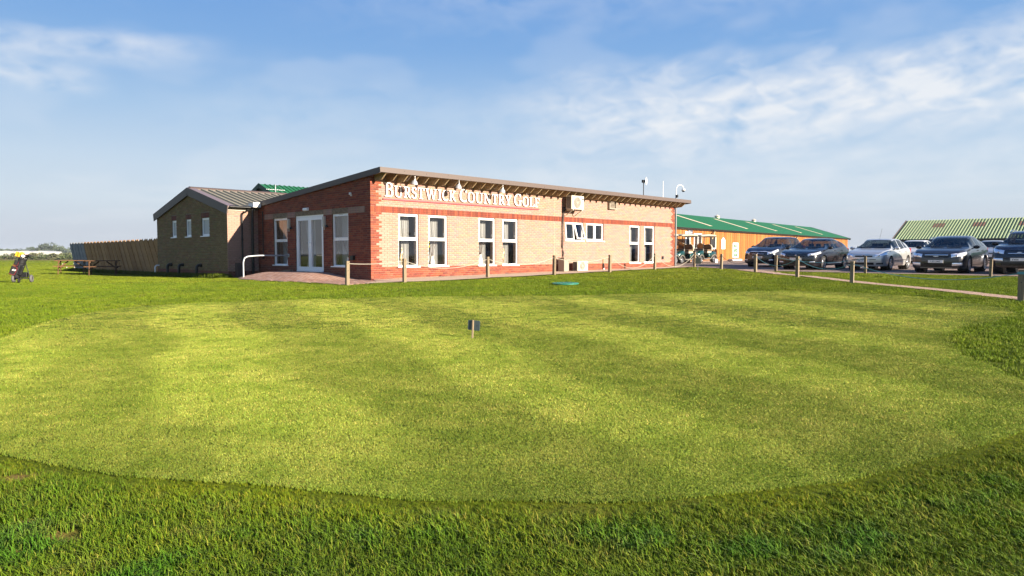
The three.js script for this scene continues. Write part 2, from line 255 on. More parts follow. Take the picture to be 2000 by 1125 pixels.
{
  const rows = []; for (let b = -50; b <= 60; b += b > -2 && b < 26 ? 0.5 : 2) { const a0 = parkIn(b), row = []; for (let k = 0; k <= 50; k++) { const a = a0 + (92 - a0) * Math.pow(k / 50, 1.6); row.push([gx(a, b), gz(a, b)]); } rows.push(row); }
  ground('car_park', loft(rows, 0.014), tarmacMat, 'grey brown gravelly tarmac of the car park');
  const c = new THREE.CatmullRomCurve3(PATH.map(([a, b, w]) => new THREE.Vector3(a, w, b)), false, 'catmullrom', 0.5).getSpacedPoints(80), pr = [];
  for (let i = 0; i < c.length; i++) { const t = c[Math.min(i + 1, c.length - 1)].clone().sub(c[Math.max(i - 1, 0)]), l = Math.hypot(t.x, t.z), row = []; for (let k = -3; k <= 3; k++) { const w = c[i].y * (k / 3) * (1 + 0.22 * n2(i * 0.31, k > 0 ? 5 : 9)), a = c[i].x - t.z / l * w, b = c[i].z + t.x / l * w; row.push([gx(a, b), gz(a, b)]); } pr.push(row); }
  ground('gravel_path', loft(pr, 0.02), gravelMat, 'thin pale gravel path curving past the rope posts');
  const sr = []; for (let a = -0.9; a <= 19.6; a += 0.5) { const o = stripOut(a) + 0.07 * n2(a * 1.7, 8), row = []; for (let k = 0; k <= 5; k++) { const b = lerp(a < 0 ? 0.9 : -0.02, o, k / 5); row.push([gx(a, b), gz(a, b)]); } sr.push(row); }
  ground('paved_strip', loft(sr, 0.03), concMat, 'pale concrete and gravel strip along the sign wall');
}
// ---------------------------------------------------------------- grass: tufts too many to count
const openLawn = (x, d) => { // true where lawn grows
  const [a, b] = toSite(x, -d);
  if (a > -0.2 && a < 19.8 && b > -9 && b < stripOut(a) + 0.03) return false;
  if (a > -1.5 && b < -8.2 && b > -17 && a < 19) return false;
  if (inPoly(APRON, a, b)) return false;
  if (a > parkIn(b) + 0.02 && b > -50) return false;
  if (pathDist(a, b) < 0.02) return false;
  return true;
};
function tuftGeo(seed, blades, spread, h0, h1, w, lean, straw) {
  const r = rngOf(seed), pos = [], nor = [], col = [], idx = [];
  for (let k = 0; k < blades; k++) {
    const a = r() * Math.PI * 2, q = Math.sqrt(r()) * spread, bx = Math.cos(a) * q, bz = Math.sin(a) * q, dir = r() * Math.PI * 2, l = lean * (0.3 + r()), h = lerp(h0, h1, r()), ww = w * (0.7 + 0.6 * r());
    const sx = Math.cos(dir + Math.PI / 2) * ww / 2, sz = Math.sin(dir + Math.PI / 2) * ww / 2, fx = Math.cos(dir) * l, fz = Math.sin(dir) * l, o = pos.length / 3;
    pos.push(bx - sx, -0.004, bz - sz, bx + sx, -0.004, bz + sz, bx + fx * 0.3 * h - sx * 0.8, h * 0.6, bz + fz * 0.3 * h - sz * 0.8, bx + fx * 0.3 * h + sx * 0.8, h * 0.6, bz + fz * 0.3 * h + sz * 0.8, bx + fx * h, h * (1 - 0.25 * l), bz + fz * h);
    const ny = 0.42, nx = -Math.cos(dir) * 0.9, nz = -Math.sin(dir) * 0.9;
    for (let i = 0; i < 5; i++) nor.push(nx, ny, nz);
    const s = r() < straw, v = 0.75 + 0.5 * r(), c = s ? [1.9 * v, 1.25 * v, 2.4 * v] : [v * (0.85 + 0.35 * r()), v, v * (0.7 + 0.6 * r())];
    for (let i = 0; i < 5; i++) col.push(...c);
    idx.push(o, o + 1, o + 3, o, o + 3, o + 2, o + 2, o + 3, o + 4);
  }
  const g = new THREE.BufferGeometry(); g.setAttribute('position', new THREE.Float32BufferAttribute(pos, 3)); g.setAttribute('normal', new THREE.Float32BufferAttribute(nor, 3)); g.setAttribute('color', new THREE.Float32BufferAttribute(col, 3)); g.setIndex(idx); return g;
}
const bladeMat = new THREE.MeshPhysicalMaterial({ vertexColors: true, roughness: 0.6, side: THREE.DoubleSide, transmission: 0.25, thickness: 0, ior: 1.3, specularIntensity: 0.35 });
bladeMat.roughness = 0.75;
function scatter(name, label, geo, spots, lift = -0.004) {
  const m = new THREE.InstancedMesh(geo, bladeMat, spots.length), q = new THREE.Quaternion(), e = new THREE.Euler(), mat = new THREE.Matrix4(), c = new THREE.Color();
  spots.forEach(([x, d, s, col, sy], i) => { e.set(0, rnd() * 6.28, 0); q.setFromEuler(e); mat.compose(new THREE.Vector3(x, Y(x, -d) + lift, -d), q, new THREE.Vector3(s, s * (sy ?? 1), s)); m.setMatrixAt(i, mat); m.setColorAt(i, c.setRGB(...col)); });
  m.name = numbered(name); shade(m); scene.add(m); tag(m, label, 'grass', null, 'stuff');
}
{
  const rough = [[], [], []], short = [[], []], mid = [[], []];
  const vis = (x, d, m) => Math.abs(x) < 0.775 * d + m;
  const gcol = (x, d, k = 1) => { const c = lawnColor(x, d), v = 0.86 * k * (0.85 + 0.35 * rnd()); return [c[0] * v, c[1] * v, c[2] * v]; };
  // the long fringe round the green, nearest the camera
  for (let k = 0; k < 90000; k++) {
    const d = 2.35 + 5.0 * Math.pow(rnd(), 1.25), x = (rnd() * 2 - 1) * (0.775 * d + 2.6);
    if (inPoly(GREEN, x, d)) continue; if (bare(x, d) > 0.25 + 0.5 * rnd()) continue;
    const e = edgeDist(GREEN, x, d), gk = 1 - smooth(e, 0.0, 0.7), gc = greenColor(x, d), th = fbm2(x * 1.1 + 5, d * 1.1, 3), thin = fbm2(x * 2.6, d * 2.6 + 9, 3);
    if (thin > 0.28 && rnd() < 0.6) continue;
    const s = (0.75 + 0.5 * rnd()) * (1 + 0.5 * th) * lerp(0.28, 1, smooth(e, 0.02, 0.4)), lush = smooth(th, -0.1, 0.5), c = gcol(x, d, 0.76);
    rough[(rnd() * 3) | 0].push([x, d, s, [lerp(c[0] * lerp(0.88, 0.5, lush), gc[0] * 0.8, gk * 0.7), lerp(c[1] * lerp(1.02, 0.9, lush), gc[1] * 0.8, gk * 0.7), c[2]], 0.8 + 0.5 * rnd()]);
  }
  for (let k = 0; k < 62000; k++) { // the lawn beyond and beside the green
    const d = 7 + 16 * Math.pow(rnd(), 0.8), x = (rnd() * 2 - 1) * (0.775 * d + 2.6);
    if (inPoly(GREEN, x, d) || !openLawn(x, d)) continue;
    mid[0].push([x, d, 0.9 + 0.7 * rnd(), gcol(x, d)]);
  }
  for (let k = 0; k < 110000; k++) {
    const d = 20 * Math.pow(10, rnd()), x = (rnd() * 2 - 1) * (0.775 * d + 0.6);
    if (d > 190 || !openLawn(x, d)) continue;
    const s = (0.9 + 0.5 * rnd()) * Math.max(1, d / 38); mid[1].push([x, d, s, gcol(x, d), 0.75 / Math.max(1, s * 0.55)]);
  }
  for (let k = 0; k < 230000; k++) { // the green itself, a few millimetres tall
    const near = k < 140000, d = near ? 3.9 + 7.5 * Math.pow(rnd(), 1.5) : 18.6 - 13 * Math.pow(rnd(), 1.5), x = (rnd() * 2 - 1) * (0.775 * d + 1.6);
    if (!inPoly(GREEN, x, d)) continue;
    const c = greenColor(x, d), v = 0.85 + 0.4 * rnd();
    short[near ? 0 : 1].push([x, d, 0.8 + 0.5 * rnd(), [c[0] * v, c[1] * v, c[2] * v]]);
  }
  const along = [];
  for (let k = 0; k < 2600; k++) { // longer grass left standing along the annexe wall and the fence foot
    const t = rnd(), a = t < 0.6 ? -1.36 - 0.5 * rnd() * rnd() : -1.0 - 0.7 * rnd() * rnd(), b = t < 0.6 ? -8.2 - 8.6 * rnd() : -16.8 - 17 * rnd(), x = gx(a, b), d = -gz(a, b);
    along.push([x, d, 1.5 + 1.2 * rnd(), gcol(x, d, 0.6)]);
  }
  const g0 = [[101], [102], [103]].map(([s]) => tuftGeo(s, 16, 0.035, 0.02, 0.05, 0.0042, 0.75, 0.045));
  rough.forEach((s, i) => scatter('fringe_grass', ['long tufted dark green grass in the near foreground', 'coarse blades of green grass round the near edge of the green', 'loose straw flecked grass nearest the camera'][i], g0[i], s));
  scatter('lawn_grass', 'green lawn grass round the putting green', tuftGeo(104, 16, 0.06, 0.018, 0.04, 0.006, 0.8, 0.04), mid[0]);
  scatter('lawn_grass', 'green lawn grass by the clubhouse and car park', tuftGeo(105, 18, 0.14, 0.02, 0.036, 0.012, 0.9, 0.03), mid[1]);
  scatter('turf', 'short mown turf on the near half of the putting green', tuftGeo(106, 18, 0.036, 0.006, 0.012, 0.003, 1.1, 0.04), short[0], 0.005);
  scatter('turf', 'short mown turf on the far half of the putting green', tuftGeo(107, 20, 0.08, 0.006, 0.012, 0.005, 1.1, 0.03), short[1], 0.005);
  scatter('lawn_grass', 'longer grass left along the foot of the annexe wall and fence', tuftGeo(108, 14, 0.07, 0.05, 0.1, 0.008, 0.5, 0.06), along);
}

// ---------------------------------------------------------------- materials of the buildings
const grain = noiseTex(256, 0.9, (u, v) => { const k = 205 + 26 * tileNoise(u, v, 5, 2) + 22 * tileNoise(u, v, 18, 4) + (rnd() - 0.5) * 34; return [k, k, k]; });
const MAT = {
  mortar: std(0.3, 0.22, 0.14, 0.95, { map: grain }), mortarPale: std(0.42, 0.29, 0.215, 0.95, { map: grain }),
  upvc: phys(0.82, 0.82, 0.81, 0.35, { clearcoat: 0.2 }), white: std(0.8, 0.79, 0.76, 0.5), cream: std(0.5, 0.46, 0.38, 0.6),
  brown: std(0.085, 0.06, 0.05, 0.55), roofTop: std(0.16, 0.14, 0.11, 0.6), wood: std(0.42, 0.3, 0.16, 0.8), black: std(0.004, 0.004, 0.0045, 0.45), dark: std(0.012, 0.012, 0.013, 0.6), rubber: std(0.009, 0.009, 0.0095, 0.85),
  steel: std(0.5, 0.5, 0.49, 0.4, { metalness: 0.5 }), chrome: std(0.85, 0.85, 0.86, 0.12, { metalness: 1 }), galv: std(0.4, 0.42, 0.43, 0.5, { metalness: 0.5 }),
  glass: phys(1, 1, 1, 0.02, { transmission: 1, thickness: 0, ior: 1.85 }), frosted: phys(0.62, 0.64, 0.66, 0.35, { transmission: 0.5, thickness: 0 }),
  plaster: std(0.55, 0.5, 0.42, 0.9), carpet: std(0.1, 0.06, 0.05, 1), ceiling: std(0.7, 0.69, 0.66, 0.9), curtain: phys(0.36, 0.36, 0.34, 0.95, { transmission: 0.35, thickness: 0, side: THREE.DoubleSide }),
  red: std(0.5, 0.06, 0.07, 0.45), ceramic: phys(0.75, 0.72, 0.66, 0.25, { clearcoat: 0.6 }), twig: std(0.12, 0.07, 0.05, 0.9), bronze: std(0.42, 0.3, 0.16, 0.4, { metalness: 0.3 }),
  greenSheet: std(0.014, 0.12, 0.042, 0.55), greenDark: std(0.014, 0.055, 0.03, 0.6), skylight: std(0.55, 0.47, 0.33, 0.6), timber: std(0.28, 0.24, 0.19, 0.9),
  vcolor: new THREE.MeshStandardMaterial({ vertexColors: true, roughness: 0.88, map: grain }),
};
// brick colours, a few of each
const BUFF = [[0.55, 0.332, 0.251], [0.578, 0.352, 0.27], [0.533, 0.319, 0.238], [0.567, 0.341, 0.261], [0.544, 0.327, 0.242]], REDB = [[0.363, 0.079, 0.035], [0.418, 0.099, 0.042], [0.308, 0.064, 0.033], [0.391, 0.110, 0.055], [0.264, 0.055, 0.031]], DEEP = [[0.252, 0.070, 0.041], [0.281, 0.081, 0.044], [0.222, 0.063, 0.041], [0.296, 0.096, 0.056]], STOCK = [[0.29, 0.18, 0.062], [0.325, 0.205, 0.075], [0.265, 0.16, 0.055], [0.345, 0.225, 0.09], [0.3, 0.185, 0.065]];
const brickMats = new Map();
const brickMat = (c) => { const k = c.join(); if (!brickMats.has(k)) brickMats.set(k, new THREE.MeshStandardMaterial({ color: new THREE.Color().setRGB(...c), roughness: 0.88, map: grain })); return brickMats.get(k); };
const pick = (l) => l[(rnd() * l.length) | 0];
const unitBrick = new MB().box(0, 0, 0, 1, 1, 1, null, '').geo();

// lays brick rows on a wall plane; put(u0, v0, u1, v1, colours, corner) takes each brick
function layBricks({ rows, u0, u1, top, holes, zone, off = 0, put }) {
  for (const [v0, h, kind] of rows) {
    const len = kind === 'soldier' ? 0.065 : 0.215, step = len + 0.01, shift = kind === 'soldier' ? 0 : (Math.round(v0 / 0.075) & 1 ? step / 2 : 0);
    let segs = [[u0, u1]];
    for (const [a, b, c, d] of holes) if (c < v0 + h - 0.01 && d > v0 + 0.01) segs = segs.flatMap(([s, e]) => (b <= s || a >= e ? [[s, e]] : [[s, a], [b, e]].filter(([p, q]) => q - p > 0.03)));
    for (const [s, e] of segs) for (let n = Math.floor((s - shift) / step); ; n++) {
      const a = Math.max(s, n * step + shift), b = Math.min(e, n * step + shift + len);
      if (n * step + shift >= e) break; if (b - a < 0.025) continue;
      if (top && (v0 + h > top(a) + 0.02 || v0 + h > top(b) + 0.02)) continue;
      const z = zone((a + b) / 2, v0 + h / 2, kind); if (z) put(a, v0, b, v0 + h, z);
    }
  }
}
// extruded wall with openings, outline and holes in wall coordinates
function wallGeo(outline, holes, thick) {
  const s = new THREE.Shape(outline.map(([u, v]) => new THREE.Vector2(u, v)));
  for (const [a, b, c, d] of holes) s.holes.push(new THREE.Path([[a, c], [a, d], [b, d], [b, c]].map(([u, v]) => new THREE.Vector2(u, v))));
  const g = new THREE.ExtrudeGeometry(s, { depth: thick, bevelEnabled: false }); return g;
}
// ---------------------------------------------------------------- clubhouse
const club = siteGroup(thing('clubhouse', 'long single storey brick clubhouse with a shallow brown roof and white framed windows', 'building'));
const LEN = 19.3, DEEPN = 8.4;
const TALL = [[1.15, 2.04], [2.48, 3.38], [4.97, 5.87], [6.28, 7.18], [15.13, 16.04], [16.43, 17.35]], KIT = [[10.19, 11.47], [11.7, 13.0]];
const frontHoles = [...TALL.map(([a, b]) => [a, b, 0.47, 2.345]), ...KIT.map(([a, b]) => [a, b, 1.52, 2.345])];
const ENDW = [[1.39, 2.48], [5.85, 7.03]], DOORW = [3.09, 5.21];
const endHoles = [...ENDW.map(([a, b]) => [a, b, 0.47, 2.37]), [...DOORW, 0.24, 2.4]]; // measured from the corner along the end wall
const roofAt = (b) => 3.77 - 0.078 * (0.7 - b); // top of roof at b
const rowsUp = []; for (let k = -9; k < 6; k++) rowsUp.push([0.47 - 0.075 * (6 - k) + 0.005, 0.065, 'course']); for (let k = 0; k < 25; k++) rowsUp.push([0.475 + 0.075 * k, 0.065, 'course']); rowsUp.push([2.35, 0.205, 'soldier']); for (let k = 0; k < 16; k++) rowsUp.push([2.565 + 0.075 * k, 0.065, 'course']);
{
  const frontWall = sub('sign_wall', club), endWall = sub('door_wall', club);
  part('mortar_bed', wallGeo([[0.01, -0.3], [LEN - 0.01, -0.3], [LEN - 0.01, 3.6], [0.01, 3.6]], frontHoles, 0.28).translate(0, 0, -0.289), MAT.mortarPale, frontWall);
  const eg = wallGeo([[0.29, -0.3], [DEEPN, -0.3], [DEEPN, roofAt(-DEEPN) - 0.12], [0.29, roofAt(-0.29) - 0.12]], endHoles, 0.28); eg.applyMatrix4(new THREE.Matrix4().makeRotationY(Math.PI / 2)); eg.translate(0.009, 0, 0);
  part('mortar_bed', eg, MAT.mortar, endWall);
  const all = { front: [], end: [] };
  const quoin = (v) => (Math.floor((v - 0.475) / 0.225) & 1) ? 0.1125 * 2 : 0.1125 * 3;
  layBricks({ rows: rowsUp, u0: 0, u1: LEN, holes: frontHoles, top: () => 3.6, put: (...q) => all.front.push(q), zone: (u, v, k) => {
    if (v < 0.47) return DEEP === 0 ? null : REDB; const w = quoin(v); if (u < w || u > LEN - w) return REDB; return k === 'soldier' ? REDB : BUFF; } });
  layBricks({ rows: rowsUp, u0: 0, u1: DEEPN, holes: endHoles, top: (u) => roofAt(-u) - 0.12, put: (...q) => all.end.push(q), zone: (u, v, k) => (v < 0.47 ? DEEP : k === 'soldier' && u > 0.34 && u < 7.82 ? BUFF : REDB) });
  // soldier band ends: fill with courses at the corner of the end wall
  all.end = all.end.filter(([u0, v0, u1, v1]) => !(v1 - v0 > 0.1 && (u0 < 0.33 || u1 > 7.83)));
  layBricks({ rows: [[2.35, 0.065, 'course'], [2.425, 0.065, 'course'], [2.5, 0.065, 'course']], u0: 0, u1: 0.335, holes: [], put: (...q) => all.end.push(q), zone: () => REDB });
  layBricks({ rows: [[2.35, 0.065, 'course'], [2.425, 0.065, 'course'], [2.5, 0.065, 'course']], u0: 7.83, u1: DEEPN, holes: [], put: (...q) => all.end.push(q), zone: () => REDB });
  for (const [side, wall, sg] of [['front', frontWall, 1], ['end', endWall, -1]]) {
    const near = all[side].map((q, i) => [Math.hypot((q[0] + q[2]) / 2, (q[1] - 1.2) * 0.5), i]).sort((p, q) => p[0] - q[0]).slice(0, 150), pickd = new Set(near.map((q) => q[1]));
    const rest = new MB();
    all[side].forEach(([u0, v0, u1, v1, cs], i) => {
      const c = pick(cs), j = 0.0015 * (rnd() - 0.5), k = Math.round(v0 / 0.075) & 1;
      let box;
      if (sg > 0) { const dep = u0 < 0.005 ? (k ? 0.215 : 0.1025) : 0.03; box = [u0, v0, -dep, u1, v1, u0 < 0.005 ? 0 : j]; } else { const s = Math.max(u0, (k ? 0.225 : 0.1125)); if (u1 - s < 0.02) return; box = [j, v0, -u1, 0.03, v1, -s]; }
      if (pickd.has(i)) { const m = part('brick', unitBrick, brickMat(c), wall); m.position.set(box[0], box[1], box[2]); m.scale.set(box[3] - box[0], box[4] - box[1], box[5] - box[2]); } else rest.box(...box, c.map((v) => v * (0.9 + 0.2 * rnd())), sg > 0 ? 'Z' : 'x');
    });
    const m = rest.to('brickwork', MAT.vcolor, wall); m.userData.kind = 'stuff';
  }
  // far end and back walls, floor, ceiling
  const shell = new MB(); shell.box(LEN - 0.3, -0.3, -DEEPN, LEN - 0.02, 3.05, -0.3, null); shell.box(0.3, -0.3, -DEEPN, LEN - 0.3, 3.0, -DEEPN + 0.3, null); shell.to('rear_walls', MAT.mortarPale, club);
  const inn = new MB(); inn.box(0.3, 0.45, -DEEPN + 0.3, LEN - 0.3, 3.0, -DEEPN + 0.32, null); inn.box(9.3, 0.26, -DEEPN + 0.4, 9.42, 3, -0.3, null); inn.to('inner_walls', MAT.plaster, club);
  new MB().box(0.3, 0.1, -DEEPN + 0.3, LEN - 0.3, 0.26, -0.29).to('floor', MAT.carpet, club);
  new MB().box(0.3, 3.0, -DEEPN + 0.3, LEN - 0.3, 3.06, -0.29).to('ceiling', MAT.ceiling, club);
}
{ // roof: deck, fascias, rafter tails
  const roof = sub('roof', club), sl = Math.atan(0.078);
  const m = new THREE.Matrix4().makeTranslation(0, 3.77, 0.7).multiply(new THREE.Matrix4().makeRotationX(-sl)); // slopes down to the back
  const deck = new MB(); deck.box(-0.06, -0.05, -9.25, LEN + 0.42, -0.0, -0.02); part('deck', deck.geo().applyMatrix4(m), MAT.roofTop, roof);
  const soff = new MB(); soff.box(-0.05, -0.07, -1.1, LEN + 0.4, -0.052, -0.03); part('soffit_boards', soff.geo().applyMatrix4(m), MAT.wood, roof);
  const f = new MB(); f.box(-0.09, -0.15, -0.018, LEN + 0.45, 0.02, 0.012); part('fascia', f.geo().applyMatrix4(m), MAT.brown, roof);
  const v = new MB(); v.box(-0.092, -0.175, -9.25, -0.062, 0.022, -0.02); part('verge_board', v.geo().applyMatrix4(m), MAT.brown, roof);
  const v2 = new MB(); v2.box(LEN + 0.422, -0.16, -9.25, LEN + 0.452, 0.022, -0.02); part('verge_board', v2.geo().applyMatrix4(m), MAT.brown, roof);
  // a rafter tail, splayed at its end
  const s = new THREE.Shape([[-0.8, -0.07], [-0.02, -0.07], [-0.03, -0.14], [-0.33, -0.33], [-0.8, -0.33]].map(([z, y]) => new THREE.Vector2(z, y)));
  const rg = new THREE.ExtrudeGeometry(s, { depth: 0.05, bevelEnabled: false }); rg.applyMatrix4(new THREE.Matrix4().makeRotationY(-Math.PI / 2)); rg.applyMatrix4(m);
  const wm = [std(0.46, 0.33, 0.17, 0.8, { map: grain }), std(0.4, 0.28, 0.14, 0.8, { map: grain }), std(0.52, 0.38, 0.21, 0.8, { map: grain })];
  for (let a = 0.22, i = 0; a < LEN + 0.35; a += 0.455, i++) { const r = part('rafter', rg, wm[(i * 7) % 3], roof); r.position.x = a; }
  const nails = new MB(); for (let a = 0.9; a < LEN; a += 0.91 + 0.3 * rnd()) nails.add(new THREE.SphereGeometry(0.012, 6, 4), m.clone().multiply(M4(a, -0.02 - 0.1 * rnd(), 0.012))); nails.to('fixings', MAT.dark, roof);
}
// a window built on a wall plane: u along, v up, w out of the wall
function windowUnit(name, parent, { u0, u1, v0, v1, transom, mullion, sill = true, glass = MAT.glass, set = 0.055, topVent = true, open }) {
  const g = sub(name, parent), f = new MB(), d0 = -set - 0.07, d1 = -set, w = 0.048;
  f.box(u0, v0, d0, u0 + w, v1, d1); f.box(u1 - w, v0, d0, u1, v1, d1); f.box(u0 + w, v0, d0, u1 - w, v0 + w, d1); f.box(u0 + w, v1 - w, d0, u1 - w, v1, d1);
  const lights = [];
  if (transom) { f.box(u0 + w, transom - 0.035, d0, u1 - w, transom + 0.035, d1); lights.push([u0 + w, u1 - w, v0 + w, transom - 0.035, false], [u0 + w, u1 - w, transom + 0.035, v1 - w, true]); }
  else if (mullion) { f.box(mullion - 0.035, v0 + w, d0, mullion + 0.035, v1 - w, d1); lights.push([u0 + w, mullion - 0.035, v0 + w, v1 - w, true], [mullion + 0.035, u1 - w, v0 + w, v1 - w, true]); }
  else lights.push([u0 + w, u1 - w, v0 + w, v1 - w, true]);
  f.to('frame', MAT.upvc, g);
  lights.forEach(([a, b, c, d, sash], i) => {
    const tilt = open?.[i] ?? 0, hold = new THREE.Matrix4().makeTranslation(0, d, d1 + 0.005).multiply(new THREE.Matrix4().makeRotationX(-tilt)).multiply(new THREE.Matrix4().makeTranslation(0, -d, -d1 - 0.005));
    let e = 0;
    if (sash) { e = 0.038; const s = new MB(), z0 = d1 - 0.05, z1 = d1 + 0.014, k = 0.004; s.box(a - k, c - k, z0, a + e, d + k, z1); s.box(b - e, c - k, z0, b + k, d + k, z1); s.box(a + e, c - k, z0, b - e, c + e, z1); s.box(a + e, d - e, z0, b - e, d + k, z1); part('sash', s.geo().applyMatrix4(hold), MAT.upvc, g); }
    const p = new MB().quad([a + e, c + e, d1 - 0.025], [b - e, c + e, d1 - 0.025], [b - e, d - e, d1 - 0.025], [a + e, d - e, d1 - 0.025]); part('pane', p.geo().applyMatrix4(hold), glass, g);
    if (sash && transom) new MB().add(rbox(0.022, 0.11, 0.03, 0.006, b - 0.03, c + 0.18, d1 - 0.075)).to('handle', MAT.upvc, g);
  });
  if (topVent) new MB().box((u0 + u1) / 2 - 0.13, v1 - 0.045, d1 - 0.002, (u0 + u1) / 2 + 0.13, v1 - 0.025, d1 + 0.012).to('trickle_vent', MAT.cream, g);
  if (sill) new MB().box(u0 - 0.045, v0 - 0.032, d0 + 0.01, u1 + 0.045, v0 + 0.006, 0.045).to('sill', MAT.upvc, g);
  return g;
}
function curtain(parent, u0, u1, v0, v1, w, seed, tie = 0) { // pleated, drawn in at tie height
  const r = rngOf(seed), n = 36, m = 14, pos = [], idx = [];
  for (let j = 0; j <= m; j++) { const t = j / m, pull = tie ? 1 - 0.28 * Math.exp(-(((t - tie) / 0.22) ** 2)) : 1; for (let i = 0; i <= n; i++) { const s = i / n, x = lerp(u1, u0, s * pull); pos.push(x, lerp(v0, v1, t), w + 0.03 * Math.sin(s * 30 + seed) * (0.7 + 0.3 * Math.sin(s * 11 + t))); } }
  for (let j = 0; j < m; j++) for (let i = 0; i < n; i++) { const a = j * (n + 1) + i; idx.push(a, a + 1, a + n + 2, a, a + n + 2, a + n + 1); }
  const g = new THREE.BufferGeometry(); g.setAttribute('position', new THREE.Float32BufferAttribute(pos, 3)); g.setAttribute('uv', new THREE.Float32BufferAttribute(new Float32Array(pos.length / 3 * 2), 2)); g.setIndex(idx); g.computeVertexNormals();
  return part('curtain', g, MAT.curtain, parent);
}
const endPlane = (p) => { const g = sub('door_wall_fittings', p); g.rotation.y = -Math.PI / 2; return g; }; // u runs back from the corner
TALL.forEach(([a, b], i) => {
  const w = windowUnit('window', club, { u0: a, u1: b, v0: 0.475, v1: 2.342, transom: 1.44 });
  curtain(w, a + 0.3, b - 0.16, 0.3, 2.7, -0.42, i * 7 + 1, i % 2 ? 0.4 : 0.36); if (i > 3) curtain(w, a + 0.05, b, 0.3, 2.7, -0.5, i + 50);
  new MB().box(a, 0.455, -0.285, b, 0.473, -0.13).to('inner_sill', MAT.upvc, w);
});
KIT.forEach(([a, b], i) => windowUnit('window', club, { u0: a, u1: b, v0: 1.525, v1: 2.342, mullion: (a + b) / 2, open: i ? null : [0.09, 0.3], topVent: true }));
// end wall: turn so that u goes left from the corner as seen from outside; mirrored by building with negative u
function onEnd(fn) { const g = new THREE.Group(); fn(g); return g; }
const toEnd = (g) => { g.rotation.y = -Math.PI / 2; return g; }; // local x -> site -b axis reversed below
ENDW.forEach(([a, b], i) => { // after the turn, x = site b, so the wall runs from -b
  const w = toEnd(windowUnit('window', club, { u0: -b, u1: -a, v0: 0.475, v1: 2.365, transom: 1.44 }));
  curtain(w, -b + 0.05, -a - 0.45, 0.3, 2.7, -0.4, i * 5 + 3); curtain(w, -a - 0.5, -a - 0.05, 0.3, 2.7, -0.45, i * 5 + 4, 0.4);
  new MB().box(-b, 0.455, -0.285, -a, 0.473, -0.13).to('inner_sill', MAT.upvc, w);
});
{ // the glazed double door
  const g = sub('double_door', club); toEnd(g); const [a, b] = [-DOORW[1], -DOORW[0]], f = new MB(), d0 = -0.12, d1 = -0.05, v0 = 0.245, v1 = 2.395;
  f.box(a, v0, d0, a + 0.07, v1, d1); f.box(b - 0.07, v0, d0, b, v1, d1); f.box(a + 0.07, v1 - 0.08, d0, b - 0.07, v1, d1); f.box(a + 0.07, v0, d0, b - 0.07, v0 + 0.04, d1 + 0.05); f.to('frame', MAT.upvc, g);
  const mid = (a + b) / 2;
  for (const [s, e, h] of [[a + 0.075, mid - 0.004, 1], [mid + 0.004, b - 0.075, -1]]) {
    const l = new MB(), w = 0.105, c = v0 + 0.045, t = v1 - 0.085; l.box(s, c, d0 + 0.01, s + w, t, d1 + 0.012); l.box(e - w, c, d0 + 0.01, e, t, d1 + 0.012); l.box(s + w, c, d0 + 0.01, e - w, c + 0.14, d1 + 0.012); l.box(s + w, t - w, d0 + 0.01, e - w, t, d1 + 0.012); l.to('door_leaf', MAT.upvc, g);
    new MB().quad([s + w, c + 0.14, -0.085], [e - w, c + 0.14, -0.085], [e - w, t - w, -0.085], [s + w, t - w, -0.085]).to('pane', MAT.glass, g);
    const hx = h > 0 ? e - 0.045 : s + 0.045, hd = new MB(); hd.add(rbox(0.03, 0.22, 0.014, 0.006, hx, 1.28, d1 + 0.018)); hd.tube([[hx, 1.34, d1 + 0.02], [hx, 1.34, d1 + 0.06], [hx - h * 0.13, 1.34, d1 + 0.06]], 0.01, null, 8, 14); hd.to('handle', MAT.chrome, g);
    for (const hv of [0.45, 1.25, 2.15]) new MB().cyl(h > 0 ? s - 0.004 : e + 0.004, hv, d1 + 0.016, 0.012, 0.012, 0.1, 10).to('hinge', MAT.upvc, g);
  }
  curtain(g, a + 0.1, mid - 0.2, 0.3, 2.7, -0.4, 44, 0.3); curtain(g, b - 0.5, b - 0.05, 0.3, 2.7, -0.5, 45, 0.3);
}
// table and chair shapes indoors, seen dimly through the glass
function indoorChair(x, z, turn, label) { const t = thing('dining_chair', label, 'chair', 'chairs inside the clubhouse'); const g = t; const seat = new MB().add(rbox(0.44, 0.06, 0.44, 0.02, 0, 0.46, 0)); seat.to('seat', MAT.dark, g); new MB().add(rbox(0.42, 0.5, 0.04, 0.015, 0, 0.78, -0.2)).to('backrest', MAT.dark, g); for (const [sx, sz] of [[-1, -1], [1, -1], [-1, 1], [1, 1]]) new MB().cbox(sx * 0.19, 0.22, sz * 0.19, 0.035, 0.44, 0.035).to('leg', MAT.twig, g); g.position.set(gx(x, z), CY + 0.26, gz(x, z)); g.rotation.y = TURN + turn; }
function indoorTable(x, z, label) { const t = thing('dining_table', label, 'table', 'tables inside the clubhouse'); new MB().add(rbox(0.9, 0.04, 0.9, 0.01, 0, 0.73, 0)).to('table_top', MAT.twig, t); for (const [sx, sz] of [[-1, -1], [1, -1], [-1, 1], [1, 1]]) new MB().cbox(sx * 0.38, 0.355, sz * 0.38, 0.05, 0.71, 0.05).to('leg', MAT.twig, t); t.position.set(gx(x, z), CY + 0.26, gz(x, z)); t.rotation.y = TURN; }
indoorTable(1.7, -1.5, 'dark dining table indoors behind the window nearest the brick corner'); indoorTable(5.6, -1.6, 'dark dining table indoors behind the middle pair of windows');
indoorChair(1.1, -1.5, 1.6, 'dark chair indoors behind the window nearest the brick corner'); indoorChair(2.9, -1.4, -1.4, 'dark chair indoors behind the vase window near the corner'); indoorChair(6.4, -1.5, -1.5, 'dark chair indoors behind the middle pair of windows');
